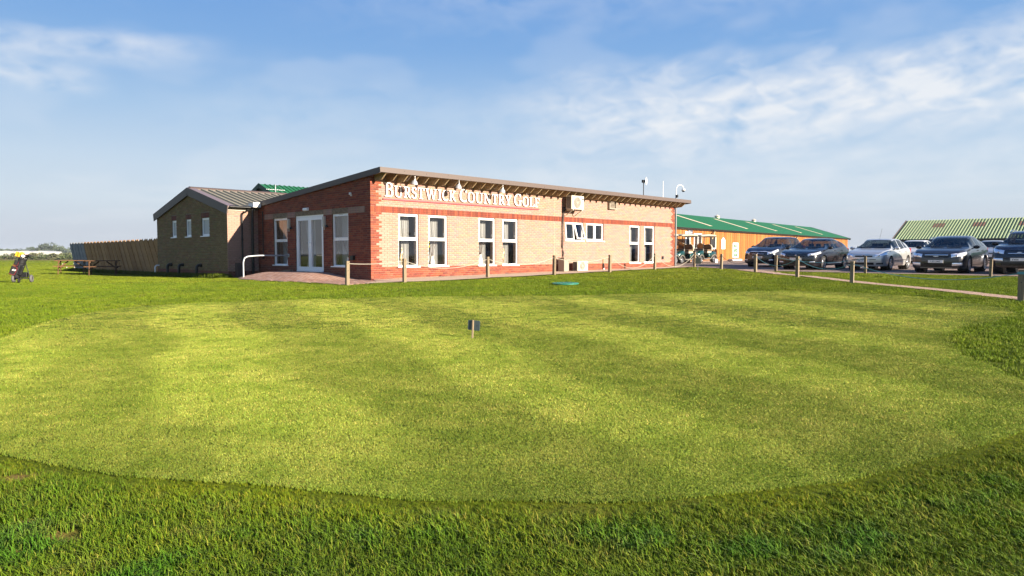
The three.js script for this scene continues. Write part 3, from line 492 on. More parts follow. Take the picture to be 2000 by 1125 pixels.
// things standing on the inner sills
const vaseGeo = new THREE.LatheGeometry([[0.001, 0], [0.075, 0], [0.1, 0.05], [0.108, 0.12], [0.09, 0.2], [0.055, 0.28], [0.045, 0.33], [0.062, 0.37], [0.055, 0.37], [0.04, 0.33], [0.001, 0.3]].map(([x, y]) => new THREE.Vector2(x, y)), 20);
function vase(a, b, label, s = 1) { const t = thing('vase', label, 'vase', 'white vases on the window sills'); part('body', vaseGeo, MAT.ceramic, t); const tw = new MB(); for (let k = 0; k < 7; k++) { const an = k * 0.9, l = 0.45 + 0.25 * rnd(); tw.tube([[0, 0.3, 0], [Math.cos(an) * 0.07, 0.55, Math.sin(an) * 0.05], [Math.cos(an) * 0.2 * l * 2, 0.35 + l, Math.sin(an) * 0.08]], 0.005, null, 5, 8); } tw.to('twigs', MAT.twig, t); t.position.set(gx(a, b), CY + 0.474, gz(a, b)); t.rotation.y = TURN; t.scale.setScalar(s); }
vase(2.8, -0.2, 'white vase with dry twigs behind the window second from the brick corner'); vase(5.22, -0.2, 'white vase behind the window right of the wide blank brick panel', 1.15); vase(0.22, -1.75, 'small white vase behind the window between the door and the brick corner', 0.9); vase(0.22, -6.15, 'small white vase behind the window left of the double door', 0.9);
function figurine(a, b, label) { const t = thing('figurine', label, 'figurine', 'pale figurines on the window sills'); const g = new THREE.LatheGeometry([[0.001, 0], [0.05, 0], [0.05, 0.02], [0.014, 0.03], [0.014, 0.16], [0.045, 0.22], [0.06, 0.3], [0.035, 0.36], [0.05, 0.43], [0.06, 0.5], [0.03, 0.56], [0.02, 0.6], [0.032, 0.64], [0.001, 0.68]].map(([x, y]) => new THREE.Vector2(x, y)), 14); const P = g.attributes.position; for (let i = 0; i < P.count; i++) { const y = P.getY(i); if (y > 0.17) { P.setX(i, P.getX(i) * (1 + 0.4 * n2(y * 9, 1)) + 0.02 * Math.sin(y * 14)); P.setZ(i, P.getZ(i) * 0.6); } } g.computeVertexNormals(); part('body', g, MAT.bronze, t); t.position.set(gx(a, b), CY + 0.474, gz(a, b)); t.rotation.y = TURN; }
figurine(1.42, -0.2, 'pale carved figurine behind the window nearest the brick corner'); figurine(6.52, -0.2, 'pale carved figurine behind the window right of the vase with yellow flowers');
{ // yellow flower garland hanging at the left of the third window
  for (const [a, v0, n, label] of [[5.07, 1.36, 3, 'yellow flowers hanging inside the window right of the blank brick panel'], [2.62, 1.38, 2, 'yellow flowers hanging inside the window second from the brick corner']]) { const t = thing('hanging_flowers', label, 'flowers'); siteGroup(t); for (let k = 0; k < n; k++) { const m = new MB(); for (let p = 0; p < 6; p++) m.add(new THREE.SphereGeometry(0.032, 7, 5), M4(a + Math.cos(p * 1.05) * 0.045, v0 - k * 0.17 + Math.sin(p * 1.05) * 0.045, -0.2, 0, 0, 0, 1, 1, 0.4)); m.to('flower', std(0.7, 0.62, 0.03, 0.7), t); } const s = new MB().bar([a, v0 - n * 0.17 + 0.1, -0.21], [a, 2.3, -0.21], 0.006, 0.006); s.to('cord', MAT.twig, t); }
}

// ---------------------------------------------------------------- sign
const serif = await new FontLoader().loadAsync('fonts/droid/droid_serif_regular.typeface.json');
{
  const t = siteGroup(thing('wall_sign', 'raised white serif letters reading Burstwick Country Golf over a red bar', 'sign'));
  const letterMat = phys(0.85, 0.84, 0.82, 0.4, { clearcoat: 0.2 });
  const hb = new TextGeometry('H', { font: serif, size: 1, depth: 0.01 }); hb.computeBoundingBox(); const CAP = hb.boundingBox.max.y - hb.boundingBox.min.y;
  const words = [['BURSTWICK', 0.55, 3.76], ['COUNTRY', 3.95, 6.72], ['GOLF', 6.9, 8.42]], base = 2.9;
  for (const [w, x0, x1] of words) {
    const gs = []; let x = 0;
    [...w].forEach((ch, i) => {
      const capH = i ? 0.385 : 0.475, g = new TextGeometry(ch, { font: serif, size: 1, depth: 0.025, curveSegments: 6, bevelEnabled: false });
      g.computeBoundingBox(); const bb = g.boundingBox, s = capH / CAP, wd = (bb.max.x - bb.min.x) * s * (ch === 'I' ? 1 : 0.9);
      g.translate(-bb.min.x, 0, 0); g.scale(wd / (bb.max.x - bb.min.x), s, 1); gs.push([g, x, wd]); x += wd + (ch === 'L' ? 0.03 : ch === 'R' ? 0.03 : 0.055);
    });
    const last = gs[gs.length - 1], tot = last[1] + last[2], k = (x1 - x0) / tot;
    for (const [g, gx0] of gs) { g.scale(k, 1, 1); g.translate(x0 + gx0 * k, base, 0.035); part('letter', g, letterMat, t); }
  }
  new MB().box(0.49, 2.785, 0.012, 8.42, 2.835, 0.05).to('underline_bar', MAT.red, t);
}
// ---------------------------------------------------------------- swan-neck lamps
function swanLamp(a, label, bulb = true) {
  const t = siteGroup(thing('swan_neck_lamp', label, 'lamp', 'swan neck lamps above the sign')); t.position.set(gx(a, 0), CY + 3.5, gz(a, 0));
  new MB().add(new THREE.CylinderGeometry(0.045, 0.045, 0.02, 14), M4(0, 0, 0.01, Math.PI / 2)).to('wall_plate', MAT.steel, t);
  new MB().tube(bulb ? [[0, 0, 0.02], [0, -0.03, 0.15], [0, 0.06, 0.36], [0, 0.19, 0.5], [0, 0.2, 0.6], [0, 0.1, 0.66], [0, 0.0, 0.66]] : [[0, 0, 0.02], [0, -0.02, 0.06], [0, -0.1, 0.08], [0, -0.16, 0.05]], 0.014, null, 8, 30).to('arm', MAT.steel, t);
  if (bulb) { const s = new THREE.LatheGeometry([[0.03, 0.02], [0.032, -0.03], [0.06, -0.05], [0.1, -0.09], [0.125, -0.15], [0.13, -0.18], [0.122, -0.18], [0.09, -0.09], [0.02, -0.05]].map(([x, y]) => new THREE.Vector2(x, y)), 24); s.applyMatrix4(M4(0, 0.0, 0.66, 0.25)); part('lamp_shade', s, MAT.steel, t); new MB().add(new THREE.SphereGeometry(0.05, 12, 8), M4(0, -0.13, 0.63)).to('bulb', MAT.ceramic, t); }
}
swanLamp(1.38, 'chrome swan neck lamp above the first letters of the sign'); swanLamp(3.39, 'chrome swan neck lamp above the gap between the first two sign words'); swanLamp(5.64, 'chrome swan neck lamp above the middle word of the sign'); swanLamp(7.61, 'bare bent lamp bracket above the last word of the sign', false);
// ---------------------------------------------------------------- air conditioners, vents, pipes
function acUnit(name, label, a, y, b, w, h, d, cover) {
  const t = siteGroup(thing(name, label, 'air conditioner', 'outdoor air conditioners')); t.position.set(gx(a, b), CY + y, gz(a, b));
  part('casing', rbox(w, h, d, 0.02, 0, h / 2, 0), MAT.cream, t);
  const r = h * 0.4, fx = -w * 0.04; new MB().add(new THREE.CylinderGeometry(r, r, 0.006, 28), M4(fx, h / 2, d / 2 + 0.001, Math.PI / 2)).to('fan_opening', std(0.16, 0.15, 0.13, 0.7), t);
  const gr = new MB(); for (let k = 1; k <= 6; k++) gr.add(new THREE.TorusGeometry(r * k / 6, 0.005, 4, 26), M4(fx, h / 2, d / 2 + 0.012)); for (let k = 0; k < 8; k++) { const an = k * Math.PI / 8; gr.bar([fx - Math.cos(an) * r, h / 2 - Math.sin(an) * r, d / 2 + 0.014], [fx + Math.cos(an) * r, h / 2 + Math.sin(an) * r, d / 2 + 0.014], 0.006, 0.006); } gr.to('fan_grille', MAT.cream, t);
  const co = new MB(); for (let k = 0; k < 12; k++) co.box(-w / 2 - 0.006, h * 0.06 + k * h * 0.072, -d / 2 + 0.03, -w / 2 - 0.001, h * 0.06 + k * h * 0.072 + h * 0.05, d / 2 - 0.05); co.to('coil_fins', MAT.dark, t);
  new MB().box(w * 0.34, h * 0.72, d / 2 + 0.001, w * 0.46, h * 0.8, d / 2 + 0.006).to('badge', MAT.dark, t);
  const br = new MB(); for (const s of [-1, 1]) { br.box(s * w * 0.36 - 0.02, -0.05, -d / 2 - 0.15, s * w * 0.36 + 0.02, -0.003, d / 2); if (y > 1) br.bar([s * w * 0.36, -0.27, -d / 2 - 0.13], [s * w * 0.36, -0.04, d / 2 - 0.05], 0.03, 0.03); } br.to('bracket', cover ? MAT.dark : MAT.cream, t);
  return t;
}
acUnit('air_conditioner', 'cream air conditioner on brackets high under the eaves', 10.45, 2.88, 0.34, 0.86, 0.6, 0.32, false);
acUnit('air_conditioner', 'cream air conditioner standing on the paved strip at the plinth', 10.75, 0.17, 0.42, 0.74, 0.44, 0.28, true);
{
  const t = siteGroup(thing('cable_run', 'black cables and pipe hanging below the upper air conditioner', 'cable'));
  for (let k = 0; k < 3; k++) { const o = 0.035 * (k - 1); const pts = [[10.12 + o, 3.0, 0.05], [10.02 + o, 2.8, 0.06], [9.98 + o, 2.4, 0.05], [9.97 + o * 1.5, 1.9, 0.05 + 0.02 * k], [9.95 + o, 1.3, 0.045], [10.0 - o, 0.95, 0.05], [9.98 + o, 0.6, 0.06]]; new MB().tube(pts, 0.016 - 0.003 * k, null, 7, 40).to('cable', k === 1 ? MAT.twig : MAT.black, t); }
  new MB().tube([[10.2, 2.95, 0.1], [10.05, 2.85, 0.12], [10.0, 2.98, 0.06]], 0.03, null, 8, 14).to('insulated_pipe', MAT.black, t);
}
{ // louvred vent, brown timber box
  const t = siteGroup(thing('louvre_vent', 'weathered timber louvre vent under the eaves', 'vent')), f = new MB(); f.box(13.3, 3.05, 0.002, 13.36, 3.55, 0.12); f.box(13.82, 3.05, 0.002, 13.88, 3.55, 0.12); f.box(13.36, 3.5, 0.002, 13.82, 3.55, 0.12); f.box(13.36, 3.05, 0.002, 13.82, 3.1, 0.12); f.to('frame', MAT.timber, t);
  for (let k = 0; k < 6; k++) new MB().add(new MB().cbox(0, 0, 0, 0.46, 0.012, 0.09).geo(), M4(13.59, 3.14 + k * 0.066, 0.055, 0.6)).to('slat', MAT.timber, t);
  const b = siteGroup(thing('service_box', 'weathered timber service box with a sloping lid against the plinth', 'box')); b.position.set(gx(9.75, 0.28), Y(gx(9.75, 0.28), gz(9.75, 0.28)) + 0.03, gz(9.75, 0.28));
  new MB().add(wallGeo([[-0.16, 0], [0.16, 0], [0.16, 0.42], [-0.16, 0.56]], [], 0.34).translate(0, 0, -0.17)).to('body', MAT.timber, b);
  new MB().bar([-0.19, 0.587, 0], [0.2, 0.417, 0], 0.38, 0.025).to('lid', MAT.timber, b);
  const c = siteGroup(thing('drain_pipe_stub', 'short dark and white pipe stub on the plinth below the kitchen windows', 'pipe')); new MB().tube([[12.95, 0.14, 0.06], [12.95, 0.4, 0.06], [12.95, 0.47, 0.01]], 0.035, null, 10, 16).to('elbow', MAT.dark, c); new MB().cyl(12.95, 0.13, 0.06, 0.042, 0.042, 0.12).to('collar', MAT.white, c);  new MB().cyl(12.96, 0.5, 0.03, 0.025, 0.025, 0.2).to('vent_pipe', MAT.bronze, c);
  const d = siteGroup(thing('wall_socket', 'small dark outdoor socket low on the far end of the wall', 'socket')); part('casing', rbox(0.12, 0.14, 0.07, 0.015, 18.1, 0.72, 0.036), MAT.dark, d); new MB().box(18.05, 0.79, 0.0, 18.15, 0.8, 0.09).to('cover_lip', MAT.dark, d);
  const e = siteGroup(thing('movement_joint', 'thin sealant line running up the wall right of the sign', 'joint')); new MB().box(9.462, 0.0, -0.02, 9.474, 2.34, 0.003).to('sealant', std(0.55, 0.4, 0.27), e); new MB().box(9.462, 2.56, -0.02, 9.474, 3.5, 0.003).to('sealant', std(0.55, 0.4, 0.27), e);
}
{ // fittings on the door wall (site x = 0 plane, outward is -x)
  const at = (t, y, b) => { t.position.set(gx(0, b), CY + y, gz(0, b)); t.rotation.y = TURN - Math.PI / 2; return t; };
  const l = at(thing('bulkhead_light', 'white bulkhead light on the buff band above the double door', 'light'), 2.62, -4.3); part('body', rbox(0.32, 0.11, 0.09, 0.03, 0, 0, 0.047), MAT.upvc, l); new MB().box(-0.17, -0.06, 0.0, 0.17, 0.06, 0.018).to('back_plate', MAT.white, l);
  for (const [b, label] of [[-5.62, 'cream sensor box with small floodlight right of the far door wall window'], [-2.94, 'cream sensor box with small floodlight right of the double door']]) { const s = at(thing('sensor_box', label, 'sensor', 'sensor boxes beside the door'), 2.05, b); part('casing', rbox(0.11, 0.38, 0.1, 0.015, 0, 0.06, 0.052), MAT.cream, s); new MB().add(new THREE.SphereGeometry(0.05, 12, 8), M4(0.2, -0.12, 0.07)).to('lens', MAT.dark, s); new MB().bar([0, -0.1, 0.05], [0.2, -0.12, 0.06], 0.02, 0.02).to('arm', MAT.cream, s); new MB().cyl(-0.02, -0.24, 0.03, 0.02, 0.02, 0.12).to('conduit', MAT.cream, s); }
  const p = at(thing('passive_sensor', 'small white motion sensor high on the red brick near the corner', 'sensor'), 3.02, -1.15); part('head', rbox(0.07, 0.09, 0.08, 0.02, 0, 0, 0.06), MAT.white, p); new MB().cbox(0, -0.05, 0.02, 0.05, 0.06, 0.04).to('bracket', MAT.white, p);
  const v = at(thing('wall_socket', 'black outdoor socket on the red brick beside the corner', 'socket'), 0.78, -1.06); part('casing', rbox(0.2, 0.15, 0.1, 0.015, 0, 0, 0.052), MAT.black, v); new MB().cbox(-0.0, 0.08, 0.06, 0.22, 0.015, 0.13).to('cover_lip', MAT.black, v);
  // galvanised handrail
  const h = siteGroup(thing('handrail', 'bent galvanised handrail from the grass to the door wall', 'handrail')); const gy = Y(gx(-1.85, -5.76), gz(-1.85, -5.76)) - CY;
  new MB().tube([[-1.85, gy - 0.05, -5.76], [-1.85, gy + 0.3, -5.76], [-1.85, gy + 0.62, -5.76], [-1.8, gy + 0.79, -5.76], [-1.66, gy + 0.86, -5.76], [-1.2, 0.86, -5.76], [-0.6, 0.86, -5.76], [-0.012, 0.86, -5.76]], 0.03, null, 12, 60).to('rail', MAT.galv, h);
  new MB().add(new THREE.CylinderGeometry(0.07, 0.07, 0.012, 18), M4(-0.008, 0.86, -5.76, 0, 0, Math.PI / 2)).to('wall_flange', MAT.galv, h);
}
{ // block-paved ramp up to the door
  const ramp = tag(siteGroup(thing('ramp', 'red block paved ramp rising to the double door', 'ramp')));
  const hAt = (a, b) => { const g = Y(gx(a, b), gz(a, b)) - CY + 0.022, t = smooth(b, -7.6, -5.4) * (1 - smooth(b, -3.0, -0.6)), q = 1 - smooth(-a, 0.9, 2.3); return Math.max(g, lerp(g, 0.235, t * q)); };
  const inside = (a, b) => inPoly(APRON, a, b);
  const pav = new MB(), bed = new MB(), cols = [[0.6, 0.34, 0.24], [0.66, 0.39, 0.28], [0.54, 0.29, 0.2], [0.68, 0.43, 0.33]];
  for (let a = -2.45; a < 0; a += 0.105) for (let n = 0, b = -8.1; b < 1.3; b += 0.21, n++) {
    const o = (Math.round(a / 0.105) & 1) * 0.105, b0 = b + o + 0.003, b1 = b0 + 0.203, a0 = a + 0.003, a1 = a + 0.1; if (![[a0, b0], [a1, b0], [a1, b1], [a0, b1]].every(([p, q]) => inside(p, q))) continue;
    const j = 0.002 * (rnd() - 0.5), c = pick(cols), P = [[a0, b0], [a1, b0], [a1, b1], [a0, b1]].map(([p, q]) => [p, hAt(p, q) + j, q]);
    pav.quad(P[0], P[3], P[2], P[1], c); for (let k = 0; k < 4; k++) { const A = P[k], B = P[(k + 1) % 4]; pav.quad(A, B, [B[0], B[1] - 0.012, B[2]], [A[0], A[1] - 0.012, A[2]], c); }
  }
  pav.to('block_paving', MAT.vcolor, ramp).userData.kind = 'stuff';
  for (let a = -2.4; a < -0.05; a += 0.2) for (let b = -8; b < 1.25; b += 0.25) { if (!inside(a + 0.1, b + 0.12)) continue; const f = (p, q) => [p, hAt(p, q) - 0.008, q]; bed.quad(f(a, b), f(a, b + 0.25), f(a + 0.2, b + 0.25), f(a + 0.2, b)); }
  bed.to('bedding', std(0.25, 0.18, 0.13, 1), ramp);
  const kb = new MB(); for (let b = -7.6; b < -5.4; b += 0.2) kb.box(-0.14, -0.1, b, -0.012, Math.max(hAt(-0.1, b), hAt(-0.1, b + 0.2)) + 0.06, b + 0.19); kb.to('kerb', MAT.mortar, ramp);
}
{ // masts on the roof
  const t = siteGroup(thing('dish_aerial', 'white dish aerial on a dark pole above the far end of the roof', 'aerial')); const a = 16.75, b = -0.3, y0 = roofAt(b);
  new MB().cyl(a, y0 - 0.02, b, 0.022, 0.022, 1.05).to('pole', MAT.dark, t); new MB().cbox(a - 0.03, y0 + 0.95, b, 0.14, 0.14, 0.1).to('bracket', MAT.dark, t);
  const d = new THREE.LatheGeometry([[0.001, 0], [0.09, 0.011], [0.16, 0.04], [0.2, 0.075], [0.204, 0.07], [0.16, 0.03], [0.001, -0.012]].map(([x, y]) => new THREE.Vector2(x, y)), 26); d.applyMatrix4(M4(a + 0.12, y0 + 0.98, b, 0, -1.15, -Math.PI / 2)); part('dish', d, MAT.white, t);
  const w = siteGroup(thing('whip_aerial', 'thin white whip aerial at the far end of the roof', 'aerial')); new MB().cyl(18.75, roofAt(-0.4) - 0.02, -0.4, 0.016, 0.012, 1.15).to('mast', MAT.white, w); new MB().cyl(18.75, roofAt(-0.4) - 0.02, -0.4, 0.035, 0.03, 0.16).to('base', MAT.white, w);
  const c = thing('camera_pole', 'tall grey pole with a dome security camera behind the far corner', 'pole'); const x = gx(20.9, -0.9), z = gz(20.9, -0.9); stand(c, x, z, TURN, 0.014);
  new MB().cyl(0, 0, 0, 0.045, 0.045, 4.0, 14).to('pole', std(0.2, 0.21, 0.22, 0.6), c); new MB().tube([[0, 3.95, 0], [0, 4.35, 0], [0.08, 4.52, 0.06], [0.22, 4.55, 0.16], [0.32, 4.46, 0.24], [0.34, 4.34, 0.25]], 0.024, null, 10, 40).to('swan_neck', MAT.white, c); new MB().add(new THREE.SphereGeometry(0.1, 18, 12, 0, Math.PI * 2, Math.PI / 2, Math.PI / 2), M4(0.34, 4.26, 0.25)).to('dome', MAT.black, c); new MB().cyl(0.34, 4.25, 0.25, 0.11, 0.08, 0.1, 18).to('housing', MAT.white, c); new MB().add(rbox(0.1, 0.16, 0.08, 0.01, 0, 3.92, 0.07)).to('junction_box', MAT.dark, c);
}

// ---------------------------------------------------------------- annexe
const AX = -1.31, AZ0 = -16.65, AZ1 = -8.4, APEX = -12.42;
{
  const an = siteGroup(thing('annexe', 'low gabled annexe of yellow brown brick with three narrow white windows', 'building'));
  const topAt = (u) => 3.68 - (3.68 - 2.82) * Math.abs(u - -APEX) / (AZ1 - APEX); // u = -b
  const WIN = [[14.05, 14.66], [12.27, 12.89], [10.24, 11.09]], holes = WIN.map(([a, b]) => [a, b, 1.69, 2.49]);
  const gable = sub('gable_wall', an), side = sub('side_wall', an);
  const g = wallGeo([[-AZ1 + 0.28, -0.6], [-AZ0 - 0.01, -0.6], [-AZ0 - 0.01, topAt(-AZ0)], [-APEX, topAt(-APEX)], [-AZ1 + 0.28, topAt(-AZ1)]], holes, 0.27); g.applyMatrix4(new THREE.Matrix4().makeRotationY(Math.PI / 2)); g.translate(AX + 0.009, 0, 0); part('mortar_bed', g, MAT.mortar, gable);
  const rows = []; for (let k = -8; k < 46; k++) rows.push([0.2 + 0.075 * k + 0.005, 0.065, 'course']);
  const list = [], listS = [];
  const heads = WIN.map(([a, b]) => [a - 0.02, b + 0.02, 2.49, 2.71]);
  layBricks({ rows, u0: -AZ1, u1: -AZ0, holes: [...holes, ...heads], top: (u) => topAt(u) - 0.02, zone: (u, v) => (v < 0.2 ? DEEP : STOCK), put: (...q) => list.push(q) });
  for (const [a, b] of WIN) layBricks({ rows: [[2.495, 0.205, 'soldier']], u0: a - 0.02, u1: b + 0.02, holes: [], zone: () => DEEP, put: (...q) => list.push(q) });
  layBricks({ rows: rows.filter(([v]) => v < 2.72), u0: AX, u1: -0.005, holes: [], zone: (u, v) => (v < 0.2 ? DEEP : BUFF), put: (...q) => listS.push(q) });
  const near = new Set(list.map((q, i) => [q[0] + Math.abs(q[1] - 1.4) * 0.6, i]).sort((p, q) => p[0] - q[0]).slice(0, 200).map((q) => q[1])), rest = new MB();
  list.forEach(([u0, v0, u1, v1, cs], i) => { const c = pick(cs), j = 0.002 * (rnd() - 0.5), s = Math.max(u0, -AZ1 + 0.035); if (u1 - s < 0.02) return; const box = [AX + j, v0, -u1, AX + 0.03, v1, -s]; if (near.has(i)) { const m = part('brick', unitBrick, brickMat(c), gable); m.position.set(box[0], box[1], box[2]); m.scale.set(box[3] - box[0], box[4] - box[1], box[5] - box[2]); } else rest.box(...box, c.map((v) => v * (0.88 + 0.24 * rnd())), 'x'); });
  rest.to('brickwork', MAT.vcolor, gable).userData.kind = 'stuff';
  const nearS = new Set(listS.map((q, i) => [Math.hypot(q[0] - AX, q[1] - 1.6), i]).sort((p, q) => p[0] - q[0]).slice(0, 100).map((q) => q[1])), restS = new MB();
  listS.forEach(([u0, v0, u1, v1, cs], i) => { const c = pick(cs), box = [u0, v0, AZ1 - 0.03, u1, v1, AZ1 + 0.002 * (rnd() - 0.5)]; if (nearS.has(i)) { const m = part('brick', unitBrick, brickMat(c), side); m.position.set(box[0], box[1], box[2]); m.scale.set(box[3] - box[0], box[4] - box[1], box[5] - box[2]); } else restS.box(...box, c.map((v) => v * (0.92 + 0.16 * rnd())), 'Z'); });
  restS.to('brickwork', MAT.vcolor, side).userData.kind = 'stuff';
  new MB().box(AX + 0.012, -0.5, AZ1 - 0.27, 0.0, 2.76, AZ1 - 0.009).to('mortar_bed', MAT.mortarPale, side);
  new MB().box(AX + 0.28, -0.5, AZ0 + 0.01, 14, 2.8, AZ0 + 0.28).to('rear_wall', MAT.mortar, an);
  new MB().box(13.7, -0.5, AZ0 + 0.28, 14, 2.8, AZ1).to('rear_wall', MAT.mortar, an);
  for (const [a, b] of WIN) { const w = windowUnit('window', an, { u0: -b, u1: -a, v0: 1.7, v1: 2.485, glass: MAT.frosted, topVent: false, set: 0.05 }); w.rotation.y = -Math.PI / 2; w.position.x = AX; new MB().box(-b + 0.02, 1.7, -0.6, -a - 0.02, 2.47, -0.58).to('blind', MAT.plaster, w); }
  // profiled sheet roof with brown verge boards
  const roof = sub('roof', an), litRibMat = std(0.24, 0.22, 0.15, 0.6);  // ribs lighter than the sheet: grazing sun painted into their colour
  for (const s of [1, -1]) {
    const zE = s > 0 ? AZ1 + 0.22 : AZ0 - 0.22, yE = 2.84, yA = 3.86, L = Math.hypot(zE - APEX, yA - yE), ang = Math.atan2(yA - yE, Math.abs(zE - APEX));
    const m = new THREE.Matrix4().makeTranslation(0, yA, APEX).multiply(new THREE.Matrix4().makeRotationY(s > 0 ? 0 : Math.PI)).multiply(new THREE.Matrix4().makeRotationX(ang)); // +z runs down the slope
    const x0 = s > 0 ? AX - 0.05 : -14, x1 = s > 0 ? 14 : -(AX - 0.05);
    const sh = new MB(); sh.box(x0, -0.03, 0, x1, 0, L); part('sheet', sh.geo().applyMatrix4(m), MAT.roofTop, roof);
    const rib = new THREE.Shape([[-0.07, 0], [-0.045, 0.06], [0.045, 0.06], [0.07, 0]].map(([p, q]) => new THREE.Vector2(p, q))); const rg = new THREE.ExtrudeGeometry(rib, { depth: L - 0.02, bevelEnabled: false }); rg.translate(0, -0.001, 0.01); rg.applyMatrix4(m);
    for (let a = AX + 0.5; a < 9; a += 0.335) { const r = part('rib', rg, litRibMat, roof); r.position.x = a; }
    const v = new MB(); v.box(s > 0 ? AX - 0.09 : -AX + 0.055, -0.3, -0.0, s > 0 ? AX - 0.055 : -AX + 0.09, 0.05, L + 0.02); part('verge_board', v.geo().applyMatrix4(m), MAT.brown, roof);
    const fl = new MB(); fl.box(s > 0 ? AX - 0.055 : -AX - 0.24, 0.002, 0, s > 0 ? AX + 0.24 : -AX + 0.055, 0.052, L + 0.02); part('verge_flashing', fl.geo().applyMatrix4(m), std(0.17, 0.13, 0.135, 0.5), roof);
  }
  const rc = new MB(); rc.add(new THREE.CylinderGeometry(0.16, 0.16, 15, 6, 1, false, 0, Math.PI), M4(6.2, 3.8, APEX, 0, 0, Math.PI / 2, 1, 1, 1.3)); rc.to('ridge_cap', MAT.brown, roof);
  new MB().box(AX, 2.72, AZ1 + 0.003, -0.15, 2.8, AZ1 + 0.03).to('eaves_board', MAT.cream, an);
  const gt = new MB(); gt.add(new THREE.CylinderGeometry(0.06, 0.06, 1.0, 12, 1, true, 0, Math.PI), M4(AX + 0.5, 2.84, AZ1 + 0.27, 0, 0, Math.PI / 2)); gt.to('gutter', MAT.black, an);
  const hop = siteGroup(thing('gutter_box', 'white box gutter end where the two roofs meet', 'gutter')); new MB().box(-0.42, 2.86, AZ1 + 0.02, -0.1, 3.04, AZ1 + 0.5).to('box_end', MAT.white, hop); new MB().box(-0.44, 3.04, AZ1, -0.08, 3.06, AZ1 + 0.53).to('lid', MAT.galv, hop);
  for (const [a, b, r, pts, label] of [[-0.72, AZ1, 0.035, [[0.14, 2.76, 0.27], [0.1, 2.66, 0.2], [0, 2.56, 0.06], [0, 1.5, 0.06], [0, -0.2, 0.06]], 'thin black downpipe with an offset bend beside the annexe corner'], [-0.34, AZ1, 0.055, [[0, 2.88, 0.25], [0, 2.6, 0.2], [0, 1.4, 0.2], [0, 0.6, 0.2], [0, -0.2, 0.2]], 'thick black downpipe below the white gutter box']]) {
    const t = siteGroup(thing('downpipe', label, 'downpipe', 'black downpipes')); t.position.set(gx(a, b), CY, gz(a, b)); new MB().tube(pts, r, null, 12, 50).to('pipe', MAT.black, t); for (const v of [0.35, 1.5]) new MB().cyl(0, v, pts[4][2], r + 0.012, r + 0.012, 0.05).to('clip', MAT.black, t);
  }
  const dp = siteGroup(thing('downpipe', 'narrow dark downpipe on the red brick left of the far window', 'downpipe', 'black downpipes')); new MB().tube([[-0.05, 2.7, -7.86], [-0.05, 1.8, -7.86], [-0.05, 0.75, -7.86]], 0.022, null, 8, 20).to('pipe', MAT.black, dp); new MB().cbox(-0.05, 0.74, -7.86, 0.09, 0.06, 0.06).to('shoe', MAT.black, dp);
  const vb = siteGroup(thing('vent_cowl', 'brown box cowl with a sloping top at the foot of the annexe wall', 'box')); const cg = wallGeo([[0, -0.25], [0.26, -0.25], [0.26, 0.34], [0.14, 0.54], [0, 0.54]], [], 0.2); cg.translate(-1.02, 0, AZ1 + 0.004); part('body', cg, MAT.brown, vb); new MB().box(-1.03, 0.54, AZ1 + 0.003, -0.87, 0.555, AZ1 + 0.215).to('lid', MAT.brown, vb);
  // soil pipes elbowing out of the gable wall
  const pg = (r, h) => new MB().tube([[0.02, h, 0], [-0.12, h, 0], [-0.19, h - 0.06, 0], [-0.2, h - 0.18, 0], [-0.2, h - 0.4, 0], [-0.2, h - 0.75, 0]], r, null, 12, 36).geo();
  const eg = pg(0.062, 0.42);
  [[-14.75, 'black soil pipe elbow on the gable wall nearest the fence'], [-13.3, 'middle black soil pipe elbow on the gable wall'], [-11.2, 'black soil pipe elbow on the gable wall nearest the annexe corner']].forEach(([b, label]) => { const t = siteGroup(thing('soil_pipe', label, 'pipe', 'black soil pipes')); t.position.set(gx(AX, b), CY, gz(AX, b)); part('elbow', eg, MAT.black, t); new MB().add(new THREE.CylinderGeometry(0.078, 0.078, 0.07, 14), M4(-0.02, 0.42, 0, 0, 0, Math.PI / 2)).to('collar', MAT.black, t); });
  const wp = siteGroup(thing('waste_pipe', 'thin white waste pipe at the far corner of the gable wall', 'pipe')); wp.position.set(gx(AX, -16.45), CY, gz(AX, -16.45)); part('elbow', pg(0.034, 0.36), MAT.white, wp); new MB().cyl(-0.2, 0.2, 0, 0.042, 0.042, 0.05).to('socket', MAT.white, wp);
}
{ // television aerial behind the annexe roof
  const t = siteGroup(thing('tv_aerial', 'thin television aerial above the annexe ridge', 'aerial')); const a = 3.4, b = -13.6; new MB().cyl(a, 3.3, b, 0.02, 0.02, 1.15).to('mast', MAT.galv, t); const m = new MB(); m.bar([a - 0.5, 4.2, b], [a + 0.5, 4.2, b], 0.02, 0.02); for (let k = 0; k < 8; k++) m.bar([a - 0.45 + k * 0.12, 4.2, b - 0.25], [a - 0.45 + k * 0.12, 4.2, b + 0.25], 0.01, 0.01); m.to('antenna', MAT.galv, t); new MB().bar([a, 4.4, b - 0.4], [a, 4.4, b + 0.4], 0.012, 0.012).to('reflector', MAT.red, t);
}
